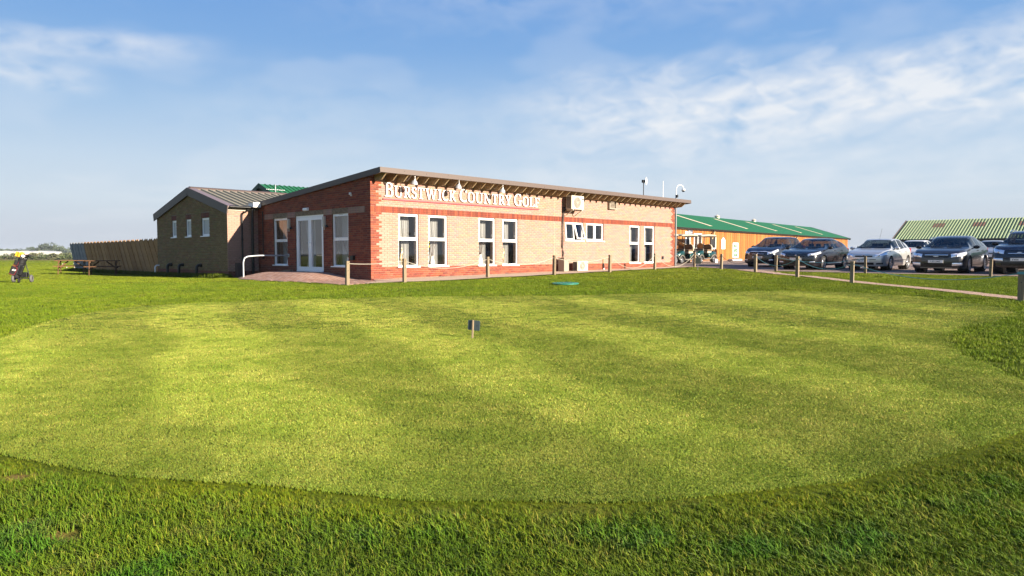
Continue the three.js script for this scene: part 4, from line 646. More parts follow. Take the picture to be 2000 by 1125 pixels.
// ---------------------------------------------------------------- timber and sheet barns
function woodTex(base, seed) { return noiseTex(256, 1.0, (u, v) => { const k = 30 * tileNoise(u * 1, v * 0.12, 14, seed) + 22 * tileNoise(u, v * 0.3, 40, seed + 3) + (rnd() - 0.5) * 20; return [base[0] + k, base[1] + k * 0.85, base[2] + k * 0.7]; }); }
const plankTex = woodTex([226, 216, 204], 5);
{ // green roofed shed behind the annexe
  const t = thing('green_roofed_shed', 'green sheet roofed shed showing behind the annexe ridge', 'building'); t.position.set(-16.4, 0.55, -45); t.rotation.y = TURN;
  const H = 5.55, HW = 4.2, EH = 3.9, Lh = 24;
  part('wall', wallGeo([[-HW, -0.3], [HW, -0.3], [HW, EH], [0, H - 0.08], [-HW, EH]], [], Lh - 0.3).applyMatrix4(new THREE.Matrix4().makeRotationY(Math.PI / 2)).translate(0.1, 0, 0), MAT.greenDark, t);
  const roof = sub('roof', t); const ang = Math.atan2(H - EH, HW), L = HW / Math.cos(ang) + 0.25;
  for (const s of [1, -1]) { const m = new THREE.Matrix4().makeTranslation(0, H, 0).multiply(new THREE.Matrix4().makeRotationY(s > 0 ? 0 : Math.PI)).multiply(new THREE.Matrix4().makeRotationX(ang)); const sh = new MB(); sh.box(s > 0 ? -0.1 : -Lh, -0.04, 0, s > 0 ? Lh : 0.1, 0, L); part('sheet', sh.geo().applyMatrix4(m), MAT.greenSheet, roof); const rb = new MB().box(-0.03, -0.002, 0.02, 0.03, 0.045, L - 0.02).geo().applyMatrix4(m); for (let a = 0.3; a < 12; a += 0.34) { const r = part('rib', rb, MAT.greenSheet, roof); r.position.x = a; } const v = new MB(); v.box(s > 0 ? -0.14 : 0.102, -0.22, 0, s > 0 ? -0.102 : 0.14, 0.05, L + 0.02); part('verge_board', v.geo().applyMatrix4(m), MAT.greenDark, roof); }
}
const BT = R(39.5), BX = 19.2, BZ = -56, bU = [Math.sin(BT), -Math.cos(BT)], bN = [Math.cos(BT), Math.sin(BT)], BTURN = Math.atan2(-bU[1], bU[0]);
const bp = (a, b) => [BX + bU[0] * a + bN[0] * b, BZ + bU[1] * a + bN[1] * b];
{ // the long timber barn
  const t = thing('timber_barn', 'long orange timber clad barn with a low green sheet roof', 'building'); t.position.set(BX, 1.0, BZ); t.rotation.y = BTURN;
  const A0 = -20, A1 = 31.4, EH = 2.4, RH = 3.78, HW = 4.3;
  new MB().box(A0, -0.4, -HW * 2, A1 - 0.03, EH, -0.06).to('core_walls', MAT.dark, t);
  new MB().box(A0, -0.5, -0.08, A1, 0.06, 0.03).to('kerb', MAT.mortarPale, t);
  const wall = sub('cladding', t), cols = [[0.37, 0.15, 0.03], [0.4, 0.17, 0.035], [0.32, 0.125, 0.025], [0.43, 0.195, 0.05], [0.35, 0.14, 0.028], [0.28, 0.11, 0.024]].map((c) => new THREE.MeshStandardMaterial({ color: new THREE.Color().setRGB(...c), map: plankTex, roughness: 0.85 }));
  const pg = new MB().box(0.004, 0, -0.05, 0.194, 2.3, -0.02).geo(), pg2 = new MB().box(0.004, 0, -0.05, 0.194, 2.3, -0.008).geo();
  for (let a = A0 + 2, i = 0; a < A1 - 0.1; a += 0.2, i++) { const p = part('plank', i & 1 ? pg : pg2, pick(cols), wall); p.position.set(a, 0.07, 0); }
  const eg = new MB(); eg.box(A1 - 0.028, 0.05, -HW * 2, A1, EH, -0.0); eg.to('end_cladding', cols[2], t);
  // corrugated roof
  const roof = sub('roof', t), L = Math.hypot(HW + 0.25, (RH - EH) * (HW + 0.25) / HW), ang = Math.atan2(RH - EH, HW);
  for (const s of [1, -1]) {
    const m = new THREE.Matrix4().makeTranslation(0, RH, -HW).multiply(new THREE.Matrix4().makeRotationY(s > 0 ? 0 : Math.PI)).multiply(new THREE.Matrix4().makeRotationX(ang));
    const pos = [], idx = [], n = Math.round((A1 - A0 + 0.4) / 0.073 * 1); for (let i = 0; i <= n; i++) { const a = A0 - 0.2 + i * 0.073, h = 0.018 * Math.sin(i * Math.PI / 2); pos.push(s * a, h, 0, s * a, h, L); } for (let i = 0; i < n; i++) { const k = i * 2; s > 0 ? idx.push(k, k + 1, k + 3, k, k + 3, k + 2) : idx.push(k, k + 3, k + 1, k, k + 2, k + 3); }
    const g = new THREE.BufferGeometry(); g.setAttribute('position', new THREE.Float32BufferAttribute(pos, 3)); g.setAttribute('uv', new THREE.Float32BufferAttribute(new Float32Array(pos.length / 3 * 2), 2)); g.setIndex(idx); g.computeVertexNormals(); g.applyMatrix4(m); part('corrugated_sheet', g, MAT.greenSheet, roof);
    if (s > 0) for (let k = 0; k < 6; k++) { const a = -13.2 + k * 7.35; const q = new MB().box(a, 0.02, 0.7, a + 0.62, 0.034, L - 1.1); part('skylight', q.geo().applyMatrix4(m), MAT.skylight, roof); }
    const v = new MB(); v.box(s > 0 ? A1 + 0.2 : -A1 - 0.24, -0.16, 0, s > 0 ? A1 + 0.24 : -A1 - 0.2, 0.04, L + 0.03); part('verge_board', v.geo().applyMatrix4(m), MAT.greenDark, roof);
  }
  new MB().box(A0, EH - 0.17, 0.02, A1, EH - 0.03, 0.06).to('eaves_board', MAT.cream, t);
  const gut = new MB(); gut.add(new THREE.CylinderGeometry(0.06, 0.06, A1 - A0, 10, 1, true, 0, Math.PI), M4((A0 + A1) / 2, EH - 0.06, 0.27, Math.PI, 0, Math.PI / 2)); gut.to('gutter', MAT.dark, t);
  for (const a of [-7.4, 12]) { const d = new MB(); d.tube([[a, EH - 0.1, 0.27], [a, EH - 0.3, 0.2], [a, EH - 0.45, 0.04], [a, 1.2, 0.04], [a, 0, 0.04]], 0.045, null, 8, 30); d.to('downpipe', MAT.dark, t); }
  for (const a of [-7.1, 12.3]) { const b = new MB(); b.bar([a, EH - 0.75, 0.02], [a + 0.55, EH - 0.1, 0.02], 0.05, 0.09); b.to('brace', MAT.wood, t); }
  for (const a of [-6, 4, 13]) { const c = new MB(); c.cyl(a, RH - 0.06, -HW, 0.2, 0.2, 0.2, 14); c.add(new THREE.ConeGeometry(0.3, 0.16, 14), M4(a, RH + 0.22, -HW)); c.to('roof_vent', MAT.cream, t); }
  new MB().cyl(-5.2, RH - 0.1, -HW - 0.4, 0.07, 0.07, 0.95, 12).to('flue', MAT.black, t);
  // white door and window near the carts
  const dr = sub('door', t); const f = new MB(); f.box(-11.6, 0.07, -0.005, -10.7, 2.1, 0.03); f.to('leaf', MAT.upvc, dr); new MB().box(-11.4, 1.1, 0.032, -10.9, 1.9, 0.036).to('pane', MAT.dark, dr);
  const wn = sub('window', t); new MB().box(-10.2, 0.9, -0.005, -8.9, 2.0, 0.03).to('frame', MAT.upvc, wn); new MB().box(-10.1, 1.0, 0.032, -9.6, 1.9, 0.036).to('pane', MAT.dark, wn); new MB().box(-9.5, 1.0, 0.032, -9.0, 1.9, 0.036).to('pane', MAT.dark, wn);
  const wn2 = sub('window', t); new MB().box(-7.4, 0.9, -0.005, -6.4, 1.95, 0.03).to('frame', MAT.upvc, wn2); new MB().box(-7.3, 1.0, 0.032, -6.5, 1.85, 0.036).to('pane', MAT.dark, wn2);
}
{ // sheet barn across the car park
  const t = thing('sheet_barn', 'dark green sheet barn with a pale green ribbed roof behind the parked cars', 'building'); t.position.set(52.9, 1.0, -95); t.rotation.y = TURN - Math.PI / 2; // x runs right and nearer, z towards the camera side
  const EH = 2.6, RH = 5.3, HW = 6.2, Lh = 46;
  part('wall', wallGeo([[0, -0.4], [2 * HW, -0.4], [2 * HW, EH], [HW, RH - 0.1], [0, EH]], [], Lh).applyMatrix4(new THREE.Matrix4().makeRotationY(Math.PI / 2)).translate(0, 0, 0), MAT.greenDark, t);
  const br = new MB(), rows = []; for (let k = 0; k < 20; k++) rows.push([-0.05 + k * 0.075, 0.065, 'course']);
  const bw = new MB(); layBricks({ rows: rows.slice(0, 17), u0: 0, u1: 30, holes: [], zone: () => DEEP, put: (u0, v0, u1, v1, c) => bw.box(u0, v0, 0.004, u1, v1, 0.05, pick(c), 'Z') }); bw.to('brick_plinth', MAT.vcolor, t).userData.kind = 'stuff';
  const roof = sub('roof', t), L = Math.hypot(HW, RH - EH) + 0.3, ang = Math.atan2(RH - EH, HW), pale = std(0.34, 0.42, 0.21, 0.5), rust = std(0.2, 0.1, 0.06, 0.8);  // paler rib colour has the sunlit rib sides painted in
  const m = new THREE.Matrix4().makeTranslation(0, RH, -HW).multiply(new THREE.Matrix4().makeRotationX(ang));
  const sh = new MB(); sh.box(-0.25, -0.05, 0, Lh, 0, L); part('sheet', sh.geo().applyMatrix4(m), std(0.05, 0.14, 0.06, 0.55), roof);
  const rb = new THREE.ExtrudeGeometry(new THREE.Shape([[-0.1, 0], [-0.06, 0.09], [0.06, 0.09], [0.1, 0]].map(([p, q]) => new THREE.Vector2(p, q))), { depth: L - 0.04, bevelEnabled: false }); rb.translate(0, -0.001, 0.02); rb.applyMatrix4(m);
  for (let a = 0.1; a < 30; a += 0.36) { const r = part('rib', rb, pale, roof); r.position.x = a; }
  for (const a of [3.6, 8.4, 13.4]) { const q = new MB(); for (let k = 0; k < 4; k++) q.add(new THREE.ExtrudeGeometry(new THREE.Shape([[-0.104, 0], [-0.063, 0.094], [0.063, 0.094], [0.104, 0]].map(([p, r]) => new THREE.Vector2(p, r))), { depth: 1.5, bevelEnabled: false }), m.clone().multiply(M4(0.1 + Math.round(a / 0.36) * 0.36 + k * 0.36, 0, 1.4))); q.to('rusty_skylight', rust, roof); }
  const b2 = new MB(); b2.box(-0.25, -0.05, 0, Lh, 0, L); part('sheet', b2.geo().applyMatrix4(new THREE.Matrix4().makeTranslation(0, RH, -HW).multiply(new THREE.Matrix4().makeRotationY(Math.PI)).multiply(new THREE.Matrix4().makeRotationX(ang)).multiply(new THREE.Matrix4().makeTranslation(-Lh + 0.25, 0, 0))), MAT.greenDark, roof);
  const v = new MB(); v.box(-0.32, -0.24, 0, -0.252, 0.14, L + 0.02); part('verge_board', v.geo().applyMatrix4(m), MAT.brown, roof);
  new MB().box(-0.2, EH - 0.28, 0.06, Lh, EH - 0.1, 0.32).to('gutter', MAT.black, t);
}
// ---------------------------------------------------------------- slanting board fence beyond the annexe
{
  const t = siteGroup(thing('board_fence', 'diagonal board fence with a saw tooth top, part brown and part weathered blue grey', 'fence'));
  const tilt = R(38), bs = -0.9, brown = [[0.42, 0.235, 0.08], [0.47, 0.27, 0.095], [0.37, 0.2, 0.065], [0.44, 0.255, 0.1]].map((c) => new THREE.MeshStandardMaterial({ color: new THREE.Color().setRGB(...c), map: plankTex, roughness: 0.9 })), grey = [[0.26, 0.28, 0.3], [0.22, 0.24, 0.265], [0.29, 0.31, 0.33]].map((c) => new THREE.MeshStandardMaterial({ color: new THREE.Color().setRGB(...c), map: plankTex, roughness: 0.9 }));
  const bs0 = new THREE.Shape([[-0.17, 0], [0.17, 0], [0.17, 2.52], [-0.17, 2.62]].map(([p, q]) => new THREE.Vector2(p, q))), bl = new THREE.ExtrudeGeometry(bs0, { depth: 0.026, bevelEnabled: false }); bl.applyMatrix4(new THREE.Matrix4().makeRotationY(-Math.PI / 2)); bl.translate(0.013, 0, 0);
  let i = 0; for (let b = -16.1; b > -34.6; b -= 0.365, i++) {
    const gy = Y(gx(bs, b), gz(bs, b)) - CY, m = part('board', bl, pick(b < -31.2 ? grey : brown), t); m.position.set(bs + (i & 1 ? 0.0135 : -0.0135), gy - 0.2, b + 1.05); m.rotation.x = -tilt;
  }
  for (let b = -17.6; b > -34.5; b -= 2.4) { const gy = Y(gx(bs, b), gz(bs, b)) - CY; new MB().box(bs + 0.04, gy - 0.3, b - 0.05, bs + 0.14, gy + 1.75, b + 0.05).to('post', MAT.timber, t); }
  for (const h of [0.35, 1.45]) { const gy = -0.15; new MB().box(bs + 0.028, gy + h - 0.04, -34.4, bs + 0.04, gy + h + 0.04, -16.9).to('rail', MAT.timber, t); }
}

// ---------------------------------------------------------------- rope posts
const postTex = woodTex([214, 206, 192], 9);
const postMats = [[0.3, 0.255, 0.19], [0.26, 0.22, 0.165], [0.34, 0.3, 0.23]].map((c) => new THREE.MeshStandardMaterial({ color: new THREE.Color().setRGB(...c), map: postTex, roughness: 0.95 }));
const POSTS = { // name: [a, b, height, top turn, label]
  corner: [-1.77, 1.35, 0.76, 'weathered square post at the ramp, nearest the brick corner'], first: [0.14, 1.69, 0.78, 'weathered square post in front of the window nearest the brick corner'], second: [3.4, 2.17, 0.75, 'weathered square post before the window right of the blank panel'], third: [6.88, 2.23, 0.76, 'weathered square post on the lawn below the last sign word'], fourth: [10.47, 2.24, 0.75, 'weathered square post before the lower right of the kitchen windows'], fifth: [15.01, 1.54, 0.77, 'weathered square post before the last pair of tall windows'], bend: [20.1, 0.75, 0.8, 'grey square post by the small dark sign at the building end'], gap: [17.37, 3.75, 0.74, 'weathered square post before the timber barn, left of the parked cars'], path: [14.27, 6.91, 0.76, 'weathered square post at the gravel path, left of the first dark car'], edge: [16.12, 6.97, 0.7, 'weathered square post at the tarmac edge between the two dark cars'], walk: [10.76, 10.07, 0.72, 'weathered square post at the path in front of the dark hatchback'], bendy: [9.15, 12.4, 0.68, 'weathered square post at the path in front of the silver car'], kerb: [16.0, 10.64, 0.68, 'thin post at the tarmac edge in front of the silver car'], kerb2: [15.63, 14.84, 0.62, 'thin post at the tarmac edge beside the dark sport utility car'], big: [6.29, 17.04, 0.73, 'large weathered post at the right edge of the picture with blue rope tied on'] };
const postAt = {};
for (const [k, [a, b, h, label]] of Object.entries(POSTS)) {
  const t = thing('rope_post', label, 'post', 'square timber rope posts'); const x = gx(a, b), z = gz(a, b); stand(t, x, z, TURN + 0.25 * (rnd() - 0.5), 0); t.rotateZ(0.035 * (rnd() - 0.5)); t.rotateX(0.035 * (rnd() - 0.5));
  const w = k === 'big' ? 0.13 : k.startsWith('kerb') ? 0.09 : 0.105, g = rbox(w, h + 0.25, w, 0.008, 0, (h - 0.25) / 2, 0);
  part('shaft', g, pick(postMats), t);
  for (const [dx, dz] of [[0, w / 2], [-w / 2, 0]]) for (const hy of [h - 0.075, h - 0.3]) new MB().add(new THREE.CylinderGeometry(0.012, 0.012, 0.003, 10), M4(dx + Math.sign(dx) * 0.0008, hy, dz + Math.sign(dz) * 0.0008, dz ? Math.PI / 2 : 0, 0, dx ? Math.PI / 2 : 0)).to('rope_hole', MAT.dark, t);
  postAt[k] = [x, Y(x, z) + h - 0.08, z];
}
const ropeMat = std(0.4, 0.36, 0.29, 0.95), blueRope = std(0.1, 0.3, 0.33, 0.8);
function rope(p, q, sag, mat, label, endAt) {
  const A = postAt[p], B = endAt ?? postAt[q], pts = []; for (let i = 0; i <= 10; i++) { const s = i / 10, x = lerp(A[0], B[0], s), z = lerp(A[2], B[2], s); pts.push([x, Math.max(lerp(A[1], B[1], s) - sag * 4 * s * (1 - s), Y(x, z) + 0.02), z]); }
  const t = thing('rope', label, 'rope', 'ropes slung between the posts'); new MB().tube(pts, 0.0095, null, 6, 40).to('strand', mat, t); const kn = new MB(); for (const e of [pts[0], pts[10]]) kn.add(new THREE.SphereGeometry(0.022, 8, 6), M4(...e)); kn.to('knots', mat, t);
}
rope('corner', 'first', 0.05, ropeMat, 'pale rope crossing in front of the brick corner'); rope('first', 'second', 0.28, ropeMat, 'pale rope below the first two tall windows'); rope('second', 'third', 0.24, ropeMat, 'pale rope below the sign wall, left of the movement joint'); rope('third', 'fourth', 0.2, ropeMat, 'pale rope in front of the air conditioner on the ground'); rope('fourth', 'fifth', 0.55, ropeMat, 'deep sagging pale rope before the last tall windows'); rope('fifth', 'bend', 0.62, ropeMat, 'pale rope touching the grass at the building end'); rope('bend', 'gap', 0.3, std(0.1, 0.1, 0.1, 0.9), 'thin dark rope before the golf carts'); rope('gap', 'path', 0.35, std(0.1, 0.1, 0.1, 0.9), 'thin dark rope before the first dark car');
rope('path', 'walk', 0.32, blueRope, 'blue green rope in front of the two dark cars'); rope('walk', 'bendy', 0.26, blueRope, 'blue green rope in front of the dark hatchback'); rope('bendy', 'big', 0.3, blueRope, 'long blue green rope sweeping past the silver car'); rope('edge', 'kerb', 0.2, blueRope, 'thin rope along the tarmac edge before the dark hatchback');
{ // rope wound round the big post and the white post across the car park
  const t = thing('rope_coil', 'turns of blue rope wound round the large post at the right edge', 'rope'); const [x, y, z] = postAt.big; for (let k = 0; k < 3; k++) { const pts = []; for (let i = 0; i <= 4; i++) { const a = TURN + Math.PI / 4 + i * Math.PI / 2; pts.push([x + Math.cos(a) * 0.105, y - 0.02 + k * 0.02, z - Math.sin(a) * 0.105]); } for (let i = 0; i < 4; i++) new MB().bar(pts[i], pts[i + 1], 0.018, 0.018).to('turn', blueRope, t); }
  const w = thing('white_post', 'slim white post at the right end of the timber barn', 'post'); stand(w, 21.6, -44.6, 0.3, 0.012); part('shaft', rbox(0.12, 1.0, 0.12, 0.01, 0, 0.35, 0), MAT.white, w); new MB().add(new THREE.ConeGeometry(0.08, 0.06, 4), M4(0, 0.88, 0, 0, Math.PI / 4)).to('cap', MAT.white, w);
}
// ---------------------------------------------------------------- small signs on the grass
{
  const t = thing('green_sign', 'small grey green sign plate on a wooden stake in the putting green', 'sign'); stand(t, -0.6, -10.31, -0.35); t.rotateZ(-0.05);
  const plate = new THREE.ExtrudeGeometry(roundRect(0.195, 0.15, 0.018), { depth: 0.008, bevelEnabled: false }); plate.translate(0.012, 0.2, -0.017); part('plate', plate, std(0.055, 0.08, 0.088, 0.5), t);
  part('stake', rbox(0.026, 0.36, 0.014, 0.003, 0, 0.1, -0.0), new THREE.MeshStandardMaterial({ color: new THREE.Color().setRGB(0.52, 0.43, 0.31), map: postTex, roughness: 0.9 }), t);
  const mk = new MB(); mk.box(0.06, 0.185, -0.009, 0.064, 0.205, -0.0075); mk.box(0.064, 0.201, -0.009, 0.074, 0.205, -0.0075); mk.box(0.064, 0.193, -0.009, 0.071, 0.197, -0.0075); mk.to('scratched_mark', MAT.black, t);
  const d = thing('dark_sign', 'small black square sign on a thin stake at the lawn edge by the building end', 'sign'); stand(d, 8.76, -32.32, 0.3); new MB().add(rbox(0.3, 0.27, 0.02, 0.005, 0, 0.42, 0)).to('plate', std(0.002, 0.006, 0.004, 0.95), d); new MB().cbox(0, 0.14, -0.016, 0.03, 0.6, 0.012).to('stake', MAT.black, d);
}
function roundRect(w, h, r) { const s = new THREE.Shape(), x = -w / 2, y = -h / 2; s.moveTo(x + r, y); s.lineTo(x + w - r, y); s.quadraticCurveTo(x + w, y, x + w, y + r); s.lineTo(x + w, y + h - r); s.quadraticCurveTo(x + w, y + h, x + w - r, y + h); s.lineTo(x + r, y + h); s.quadraticCurveTo(x, y + h, x, y + h - r); s.lineTo(x, y + r); s.quadraticCurveTo(x, y, x + r, y); return s; }
{ // round green inspection cover standing proud of the lawn
  const t = thing('inspection_cover', 'round green plastic inspection cover set in the lawn', 'cover'); stand(t, 1.63, -20.84, 0, 0, true);
  const m = phys(0.012, 0.2, 0.13, 0.5); new MB().cyl(0, -0.12, 0, 0.38, 0.38, 0.15, 40).to('collar', std(0.01, 0.03, 0.028, 0.7), t); new MB().cyl(0, 0.03, 0, 0.4, 0.4, 0.025, 40).to('lid', m, t);
  const rb = new MB(); for (let k = 0; k < 10; k++) rb.cbox(Math.cos(k * 0.628) * 0.24, 0.061, Math.sin(k * 0.628) * 0.24, 0.03, 0.012, 0.03); for (let k = -3; k <= 3; k++) rb.cbox(k * 0.09, 0.059, 0, 0.012, 0.008, 0.5 - Math.abs(k) * 0.05); rb.to('tread', m, t);
}
// ---------------------------------------------------------------- picnic tables
function picnic(label, x, z, turn, mats) {
  const t = thing('picnic_table', label, 'picnic table', 'picnic tables on the lawn'); stand(t, x, z, turn, 0, true); t.scale.set(0.86, 1, 1);
  const W = new MB(); for (let k = 0; k < 5; k++) { const p = part('tabletop_plank', new MB().box(-0.9, 0.72, -0.345 + k * 0.14, 0.9, 0.76, -0.345 + k * 0.14 + 0.13).geo(), mats[k % 2], t); }
  for (const s of [-1, 1]) for (let k = 0; k < 2; k++) part('bench_plank', new MB().box(-0.92, 0.42, s * 0.68 - 0.14 + k * 0.14, 0.92, 0.46, s * 0.68 - 0.01 + k * 0.14).geo(), mats[k], t);
  for (const e of [-0.68, 0.68]) {
    for (const s of [-1, 1]) { const b = new MB(); b.bar([e, -0.02, s * 0.52], [e, 0.72, s * 0.26], 0.045, 0.095); b.to('leg', mats[0], t); }
    new MB().box(e + 0.024, 0.34, -0.8, e + 0.068, 0.42, 0.8).to('bench_bearer', mats[1], t); new MB().box(e + 0.024, 0.63, -0.34, e + 0.068, 0.72, 0.34).to('top_bearer', mats[1], t);
    new MB().bar([e * 0.96, 0.38, 0], [e * 0.28, 0.7, 0], 0.045, 0.07).to('brace', mats[0], t);
  }
}
const ptex = woodTex([220, 208, 190], 15), pm = (r, g, b) => new THREE.MeshStandardMaterial({ color: new THREE.Color().setRGB(r, g, b), map: ptex, roughness: 0.85 });
picnic('brown picnic table in the sun, farther from the annexe', -24.3, -37.9, 0.45, [pm(0.15, 0.08, 0.035), pm(0.19, 0.105, 0.045)]); picnic('dark picnic table standing in the shade before the fence', -21.45, -36.0, 0.45, [pm(0.12, 0.065, 0.032), pm(0.15, 0.08, 0.04)]);
// ---------------------------------------------------------------- golf trolley and bag
{
  const t = thing('golf_trolley', 'two wheeled black golf trolley standing on the lawn', 'trolley'); stand(t, -18.15, -25.4, 0.35, 0, false);
  const wheel = new THREE.TorusGeometry(0.1, 0.045, 10, 24), hub = new THREE.CylinderGeometry(0.075, 0.075, 0.05, 18);
  for (const x of [-0.26, 0.3]) { const w = sub('wheel', t); w.position.set(x, 0.145, 0.02); w.rotation.y = Math.PI / 2; part('tyre', wheel, std(0.1, 0.097, 0.095, 0.8), w); part('hub', hub.clone().rotateX(Math.PI / 2), MAT.black, w); }
  new MB().bar([-0.24, 0.15, 0.02], [0.28, 0.15, 0.02], 0.03, 0.03).to('axle', MAT.dark, t);
  part('battery_box', rbox(0.24, 0.2, 0.2, 0.02, 0.06, 0.28, -0.02), MAT.black, t);
  new MB().tube([[0.25, 0.16, 0.0], [0.2, 0.36, -0.04], [0.1, 0.72, -0.08], [0.12, 0.9, -0.02], [0.24, 0.99, 0.06]], 0.017, null, 8, 30).to('frame_tube', MAT.dark, t);
  new MB().tube([[-0.16, 0.2, 0.05], [-0.05, 0.5, 0.0], [0.06, 0.8, -0.06]], 0.016, null, 8, 24).to('spine', MAT.dark, t);
  new MB().tube([[0.16, 0.95, 0.16], [0.26, 1.0, 0.06], [0.4, 0.97, 0.02]], 0.017, null, 8, 16).to('handle', MAT.black, t); part('control_head', rbox(0.13, 0.09, 0.1, 0.02, 0.24, 1.0, 0.05), MAT.black, t);
  const wf = sub('front_wheel', t); wf.position.set(0.02, 0.09, 0.42); wf.rotation.y = Math.PI / 2; part('tyre', new THREE.TorusGeometry(0.06, 0.03, 8, 20), MAT.rubber, wf); part('hub', new THREE.CylinderGeometry(0.04, 0.04, 0.04, 14).rotateX(Math.PI / 2), MAT.dark, wf); new MB().bar([0.02, 0.1, 0.42], [0.02, 0.16, 0.02], 0.03, 0.025).to('fork', MAT.dark, t);
  // the bag
  const b = thing('golf_bag', 'black and red golf bag full of clubs strapped on the trolley', 'golf bag'); b.position.copy(t.position); b.position.y += 0.16; b.position.x -= 0.2; b.position.z += 0.05; b.rotation.set(0, 0.35, -0.33);
  part('body', new THREE.LatheGeometry([[0.001, 0], [0.12, 0], [0.135, 0.06], [0.14, 0.4], [0.13, 0.7], [0.14, 0.76], [0.15, 0.78], [0.13, 0.78], [0.12, 0.7], [0.001, 0.66]].map(([x, y]) => new THREE.Vector2(x, y)), 24), std(0.005, 0.005, 0.006, 0.7), b);
  part('pocket', rbox(0.2, 0.34, 0.12, 0.04, -0.13, 0.26, 0.07), std(0.008, 0.007, 0.008, 0.7), b); part('pocket', rbox(0.16, 0.2, 0.1, 0.04, -0.12, 0.56, 0.06), std(0.008, 0.007, 0.008, 0.7), b); part('pocket', rbox(0.14, 0.4, 0.1, 0.04, 0.1, 0.34, 0.1), MAT.black, b);
  const tr = new MB(); tr.tube([[-0.22, 0.12, 0.13], [-0.05, 0.12, 0.14], [-0.03, 0.4, 0.14], [-0.2, 0.43, 0.13]], 0.012, null, 6, 24); tr.tube([[-0.2, 0.47, 0.11], [-0.06, 0.47, 0.12], [-0.05, 0.64, 0.12]], 0.01, null, 6, 20); tr.to('red_piping', std(0.16, 0.012, 0.02, 0.6), b);
  const lg = new MB(); for (let k = 0; k < 5; k++) lg.cbox(-0.15 + 0.03 * k, 0.28 + 0.02 * (k % 2), 0.134, 0.018, 0.05, 0.004); lg.to('printed_letters', MAT.white, b);
  for (const h of [0.2, 0.62]) new MB().add(new THREE.TorusGeometry(0.145, 0.012, 6, 24), M4(0, h, 0, Math.PI / 2)).to('strap', MAT.dark, b);
  const heads = [[-0.07, 0.05, 0.2, [0.7, 0.42, 0.02]], [-0.02, -0.06, 0.16, [0.02, 0.05, 0.3]], [0.06, 0.05, 0.24, [0.62, 0.5, 0.46]], [0.08, -0.04, 0.14, [0.02, 0.02, 0.02]], [0.0, 0.09, 0.12, [0.75, 0.72, 0.7]], [-0.09, -0.02, 0.1, [0.02, 0.02, 0.025]]];
  heads.forEach(([x, z, l, c], i) => { const p = thing(i === 0 ? 'club_cover' : 'golf_club', ['club with a bright yellow head cover in the golf bag', 'club with a dark blue cover in the golf bag', 'club with a pale pink cover in the golf bag', 'black headed club on the handle side of the golf bag', 'club with a white cover at the front of the golf bag', 'dark iron club low in the golf bag'][i], 'golf club', 'clubs standing in the golf bag'); p.position.copy(b.position); p.rotation.copy(b.rotation); new MB().cyl(x, 0.68, z, 0.008, 0.008, l + 0.06, 8).to('shaft', MAT.steel, p); part('head', new THREE.SphereGeometry(0.062, 14, 10).scale(1.15, 0.9, 0.85).translate(x, 0.74 + l, z), std(...c, 0.6), p); });
  const yt = thing('yellow_towel', 'yellow cloth hanging over the top of the golf bag', 'towel'); yt.position.copy(b.position); yt.rotation.copy(b.rotation); const cg = new THREE.PlaneGeometry(0.15, 0.17, 8, 8), P = cg.attributes.position; for (let i = 0; i < P.count; i++) P.setZ(i, 0.025 * Math.sin(P.getX(i) * 50) + 0.12 * P.getY(i)); cg.computeVertexNormals(); cg.translate(-0.17, 0.88, 0.1); part('cloth', cg, std(0.6, 0.3, 0.015, 0.9, { side: THREE.DoubleSide }), yt);
}
for (let k = 0; k < 12; k++) { const r = rngOf(k + 900), px = -0.66 + r() * 0.06, d = 60 + r() * 45, x = px * d, t = thing('golf_ball', 'white golf ball lying on the far practice field beyond the golf trolley', 'ball', 'golf balls on the practice field'); stand(t, x, -d, 0, 0.03); const g = new THREE.IcosahedronGeometry(0.045, 3), P = g.attributes.position; for (let i = 0; i < P.count; i++) { const q = 1 - 0.02 * Math.abs(Math.sin(P.getX(i) * 300) * Math.sin(P.getY(i) * 300)); P.setXYZ(i, P.getX(i) * q, P.getY(i) * q, P.getZ(i) * q); } part('shell', g, MAT.white, t); }
